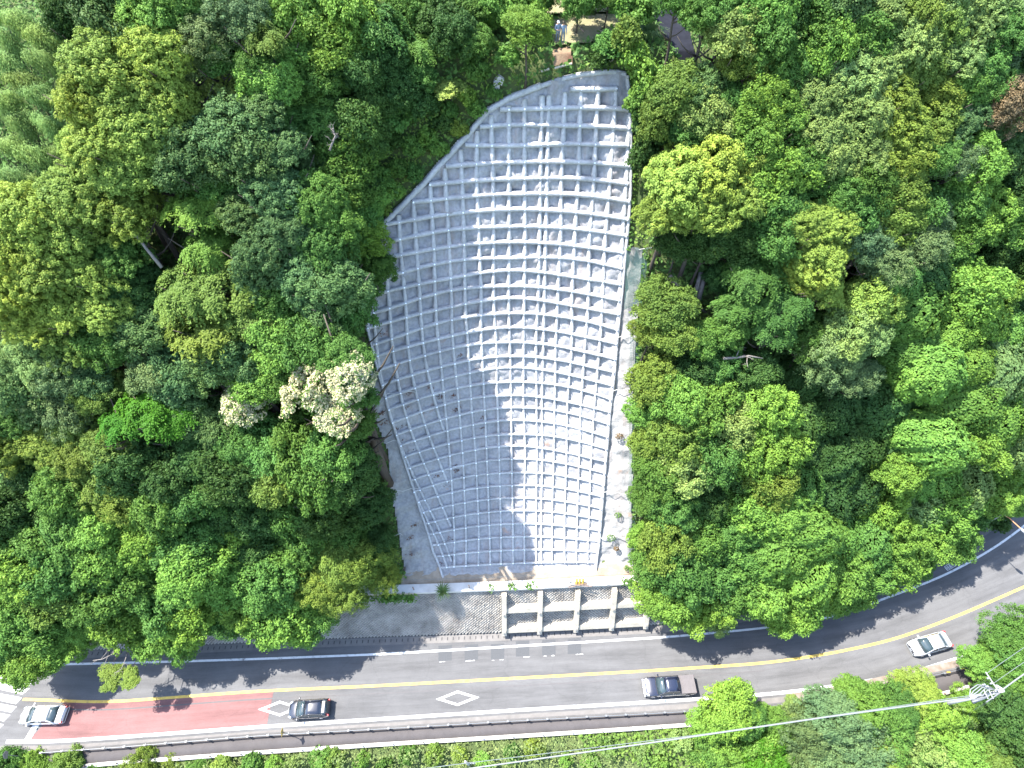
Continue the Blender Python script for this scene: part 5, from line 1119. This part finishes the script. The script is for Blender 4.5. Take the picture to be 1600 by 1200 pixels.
# ---------------- people ----------------
M_skin = mat("skin", (0.45, 0.27, 0.19), 0.6, 0.3); M_work = mat("work_cloth", (0.20, 0.26, 0.36), 0.9, 0.1, noise=.1); M_trou = mat("trouser_cloth", (0.17, 0.20, 0.25), 0.9, 0.1, noise=.1); M_boot = mat("boot", (0.05, 0.045, 0.04), .7); M_hair = mat("dark_hair", (0.02, 0.016, 0.012), .7); M_cap = mat("white_cap", (0.62, 0.64, 0.66), .5)
def person(px, py, label, rz, arm, cap):
    p = bp(px, py, 45.0); p = hit(px, py)
    root = empty("person", (p[0], p[1], p[2]), rz, label, "person", "people standing at the crest")
    me = bpy.data.meshes.new("body"); J = []; E = []; Rr = []
    def j(x, y, z, r, par=None):
        J.append((x, y, z)); Rr.append(r); 
        if par is not None: E.append((par, len(J)-1))
        return len(J)-1
    pel = j(0,0,.95,.15); ch = j(0,.01,1.18,.14,pel); up = j(0,0,1.38,.15,ch); nk = j(0,0,1.50,.06,up); hd = j(0,.01,1.60,.085,nk); tp = j(0,.01,1.68,.08,hd); j(0,.10,1.60,.018,hd)
    for s in (-1, 1):
        j(s*.085,.0,1.60,.02,hd)
        hp = j(s*.09,0,.90,.095,pel); kn = j(s*.10,.02,.50,.062,hp); an = j(s*.105,0,.10,.045,kn); j(s*.115,.15,.04,.045,an)
        sh = j(s*.19,0,1.40,.065,up)
        if arm: elb = j(s*.25,.03,1.14,.045,sh); wr = j(s*.14,.22,1.12,.032,elb); dv = Vector((-s*.6,.75,0)).normalized()
        else: elb = j(s*.26,.0,1.13,.045,sh); wr = j(s*.27,.05,.88,.032,elb); dv = Vector((0,.1,-1)).normalized()
        b = Vector(J[wr]); pm2 = b+dv*.06; pa = j(*pm2, .032, wr); sd = Vector((0, 1, 0)) if not arm else Vector((0, 0, 1))
        for q in range(4):
            a = pm2+sd*(q-1.5)*.022+dv*.035; f1 = j(*a, .010, pa); c = a+dv*(.035+.006*(q in (1, 2)))+Vector((-s*.008, 0, 0)); f2 = j(*c, .009, f1); j(*(c+dv*.028+Vector((-s*.018, 0, 0))), .008, f2)
        t1 = j(*(b+dv*.03+sd*.035), .012, wr); j(*(b+dv*.065+sd*.058), .010, t1)
    me.from_pydata(J, E, []); o = bpy.data.objects.new("tmp", me); COL.objects.link(o)
    md = o.modifiers.new("skin", 'SKIN'); ss = o.modifiers.new("s", 'SUBSURF'); ss.levels = 1; ss.render_levels = 1
    for i, v in enumerate(me.skin_vertices[0].data): v.radius = (Rr[i], Rr[i]*(.72 if i < 3 else 1)); v.use_root = (i == 0)
    dg = bpy.context.evaluated_depsgraph_get(); me2 = bpy.data.meshes.new_from_object(o.evaluated_get(dg)); bpy.data.objects.remove(o)
    for m in (M_skin, M_work, M_trou, M_boot): me2.materials.append(m)
    for f in me2.polygons:
        c = f.center; f.use_smooth = True
        lat = abs(c.x) > .17 or c.y > .14
        f.material_index = 3 if c.z < .13 else (2 if c.z < 1.0 and not (abs(c.x) > .21) else (1 if c.z < 1.47 else 0))
        if (arm and c.y > .20 and 1.0 < c.z < 1.3) or (not arm and abs(c.x) > .2 and c.z < .90): f.material_index = 0
    b = bpy.data.objects.new("body", me2); COL.objects.link(b); b.parent = root
    mb = MB(); n = 10
    for i in range(5):
        pass
    V = []; Fc = []
    for i in range(6):
        t = i/5*1.45
        for q in range(12): a = q*math.pi/6; V.append((.105*math.cos(t)*math.cos(a), .01+.115*math.cos(t)*math.sin(a), 1.62+.115*math.sin(t)))
    Fc = [(i*12+q, i*12+(q+1) % 12, (i+1)*12+(q+1) % 12, (i+1)*12+q) for i in range(5) for q in range(12)]+[tuple(60+q for q in range(12))]
    h = newmesh("cap" if cap else "hair", V, Fc, M_cap if cap else M_hair, root, smooth=True)
    if cap: mb = MB(); mb.box((0, .14, 1.635), (.14, .12, .012)); mb.build("peak", M_cap, h)
    return root
person(870.5, 66.5, "person in pale blue-grey work clothes and white cap, the one nearer the thick-trunked tree", math.pi+.25, True, True)
person(879, 68, "person in blue-grey work clothes, half under a leafy twig, beside the capped one", math.pi-.2, False, False)

# ---------------- signs, board, lamp, pole ----------------
def warn_sign():
    x = bp(454, 1149)[0]; y = float(Rail(x)); root = empty("warning_sign", (x, y, 0), 0.12, "narrow edge-on diamond warning sign on a post at the railing, beside the black hatchback", "road sign")
    mb = MB(); mb.tube([(0,0,0),(0,0,2.9)], .035, 8); mb.build("post", M_galv, root)
    mb = MB(); s = .42; mb.add([(-.01,0,2.75+s),(-.01,-s,2.75),(-.01,0,2.75-s),(-.01,s,2.75),(.01,0,2.75+s),(.01,-s,2.75),(.01,0,2.75-s),(.01,s,2.75)], [(0,1,2,3),(7,6,5,4),(0,4,5,1),(1,5,6,2),(2,6,7,3),(3,7,4,0)])
    mb.build("sign_plate", M_sign_y, root); mb = MB(); mb.box((0,0,2.3), (.10,.14,.10)); mb.build("bracket", M_brown, root)
warn_sign()
def cross_sign():
    x = bp(38, 1176)[0]; y = float(Rail(x))-.1; root = empty("crossing_sign", (x, y, 0), 0.3, "grey-backed sign on a post among the leaves beside the stop line", "road sign")
    mb = MB(); mb.tube([(0,0,0),(0,0,2.6)], .035, 8); mb.build("post", M_galv, root)
    P = [(0,.38),(.36,.05),(.30,-.36),(-.30,-.36),(-.36,.05)]; mb = MB(); mb.add([(-.01,a,2.5+b) for a, b in P]+[(.01,a,2.5+b) for a, b in P], [(0,1,2,3,4),(9,8,7,6,5)]+[(i, (i+1) % 5, 5+(i+1) % 5, 5+i) for i in range(5)]); mb.build("sign_plate", M_galv, root)
cross_sign()
def board():
    A = [bp(413,990,2.2), bp(478,986,2.2)]; x0 = A[0][0]; x1 = A[1][0]; V = []; 
    root = empty("signboard", tuple(wallpt((x0+x1)/2, 0.3, .2)), 0, "blank white board leaning on the shaded block wall, half covered by leaves", "signboard"); o = np.array(root.location)
    for off in (.22, .27):
        for x, t in ((x0+.3, .12), (x1, .12), (x1-.1, .44), (x0, .44)): V.append(wallpt(x, t, off)-o)
    newmesh("panel", V, [(0,1,2,3),(7,6,5,4),(0,4,5,1),(1,5,6,2),(2,6,7,3),(3,7,4,0)], M_board, root)
    for x in (x0+.8, (x0+x1)/2, x1-.7):
        mb = MB(); mb.tube([wallpt(x, .06, .18)-o, wallpt(x, .47, .18)-o], .035, 6); mb.build("batten", M_brown, root)
board()
def lamp():
    a = bp(1569, 802, 8.2); b = bp(1595, 826, 8.2); h = bp(1604, 833, 8.2); g = ground(a[0], a[1])
    root = empty("street_lamp", (a[0], a[1], g), 0, "street lamp with a rusty arm reaching from the trees over the bend", "street lamp"); o = np.array([a[0], a[1], g])
    mb = MB(); mb.tube([(0,0,0),(0,0,8.0-g)], [.11,.07], 8); mb.build("pole", M_pole, root)
    mb = MB(); mb.tube([np.array([0,0,7.9-g]), a-o+(b-a)*.3, b-o], .05, 7); mb.build("arm", M_orange, root)
    mb = MB(); mb.tube([a-o, a-o+(b-a)*.18], .10, 7); mb.build("ballast", M_board, root)
    mb = MB(); d = (h-b); mb.tube([b-o, b-o+d*.3, b-o+d*1.1, b-o+d*1.4], [.05,.17,.20,.08], 10); mb.build("lamp_head", M_board, root, smooth=True)
lamp()
def utility():
    Z = 10.5; top = bp(1563, 1080, Z); root = empty("utility_pole", (top[0], top[1], -3), 0, "concrete utility pole with cross arm, loops of cable and hardware", "utility pole"); o = np.array([top[0], top[1], -3.0])
    T = top-o
    mb = MB(); mb.tube([(0,0,0), (0,0,T[2]+.4)], [.20,.14], 10); mb.build("pole", M_pole, root, smooth=True)
    def w(px, py, z=Z): return bp(px, py, z)-o
    mb = MB(); mb.tube([w(1540,1050,Z+.1), w(1562,1083,Z+.1)], .07, 4); mb.build("cross_arm", M_galv, root)
    for i, (a, b) in enumerate((((1541,1097),(1563,1082)), ((1520,1094),(1545,1088)), ((1545,1078),(1552,1092)), ((1537,1078),(1544,1092)))):
        mb = MB(); mb.tube([w(*a), w(*b)], .06, 5); mb.build("bracket", M_galv, root)
    mb = MB(); mb.tube([w(1519,1097,Z-.9), w(1541,1088,Z-.7)], .16, 10); mb.build("cable_joint", M_galv, root, smooth=True)
    for i in range(5):
        a = w(1515, 1089); b = w(1543+3*i, 1071+1.5*i); mid = [w(1516+5*i, 1078+2.2*i-.5), w(1527+4*i, 1070+2*i)]; mb = MB(); mb.tube([a]+mid+[b], .045, 6); mb.build("cable_loop", M_cable, root, smooth=True)
    for (a, b) in ((1543,1060),(1548,1068),(1556,1078),(1536,1070),(1541,1073)):
        mb = MB(); p = w(a, b, Z+.2); mb.tube([p, p+np.array([0,0,.25])], [.09,.06], 8); mb.build("insulator", M_board, root)
    mb = MB(); mb.tube([w(1556,1071,Z+.2), w(1566,1077,Z+.2)], .12, 8); mb.build("clamp", M_board, root)
    for i in range(3):
        mb = MB(); mb.tube([w(1562,1083,Z-.1), w(1545-12*i, 1100+5*i, Z-4)], .015, 4); mb.build("stay_wire", M_galv, root)
utility()
def cable(name, pts, r, m, label, Z=10.2, sag=.5):
    P = [bp(a, b, z) for a, b, z in pts]; mb = MB(); Q = []
    for a, b in zip(P[:-1], P[1:]):
        for t in np.linspace(0, 1, 14)[:-1]: Q.append(a+(b-a)*t-np.array([0, 0, sag*4*t*(1-t)*0.15]))
    Q.append(P[-1]); mb.tube(Q, r, 6, cap=True); tag(mb.build(name, m, smooth=True), label, "cable", "overhead cables")
cable("overhead_cable", [(1515,1090,10.4),(1280,1122,9.9),(1000,1163,9.4),(740,1200,9.2),(480,1238,9.2),(0,1308,9.4),(-500,1380,9.6)], .065, M_cable, "thick pale cable bundle running the length of the verge to the pole")
cable("overhead_cable", [(1566,1078,10.5),(1602,1052,10.6),(1680,990,10.8)], .065, M_cable, "thick pale cable continuing from the pole towards the bend")
cable("overhead_wire", [(1562,1080,9.8),(1300,1118,9.2),(1100,1147,8.9),(700,1196,8.7),(500,1222,8.6),(0,1290,8.8),(-500,1360,9.0)], .028, M_wire, "thin dark wire running just above the thick cable bundle")
cable("overhead_wire", [(1542,1052,10.5),(1610,1005,10.6),(1700,950,10.8)], .022, M_wire, "thin wire from the cross arm tip towards the bend")
cable("overhead_wire", [(1552,1068,10.5),(1610,1028,10.6),(1700,965,10.8)], .022, M_wire, "thin wire from the middle of the cross arm towards the bend")
def smallpole():
    p = bp(727, 1190, 6.0); root = empty("short_pole", (p[0], p[1], -5), 0, "white slim pole rising from the roadside plants under the cable", "pole")
    mb = MB(); mb.tube([(0,0,0),(0,0,11.0)], .11, 8); mb.build("pole_shaft", M_pole, root, smooth=True)
    for x in (.45, .7): mb = MB(); mb.tube([(x,-.1,8.5),(x,-.1,10.4)], .05, 6); mb.build("conduit", M_cable, root)
    mb = MB(); mb.tube([(-.3,-.1,10.3),(.9,-.1,10.3)], .04, 4); mb.build("bracket", M_galv, root)
smallpole()
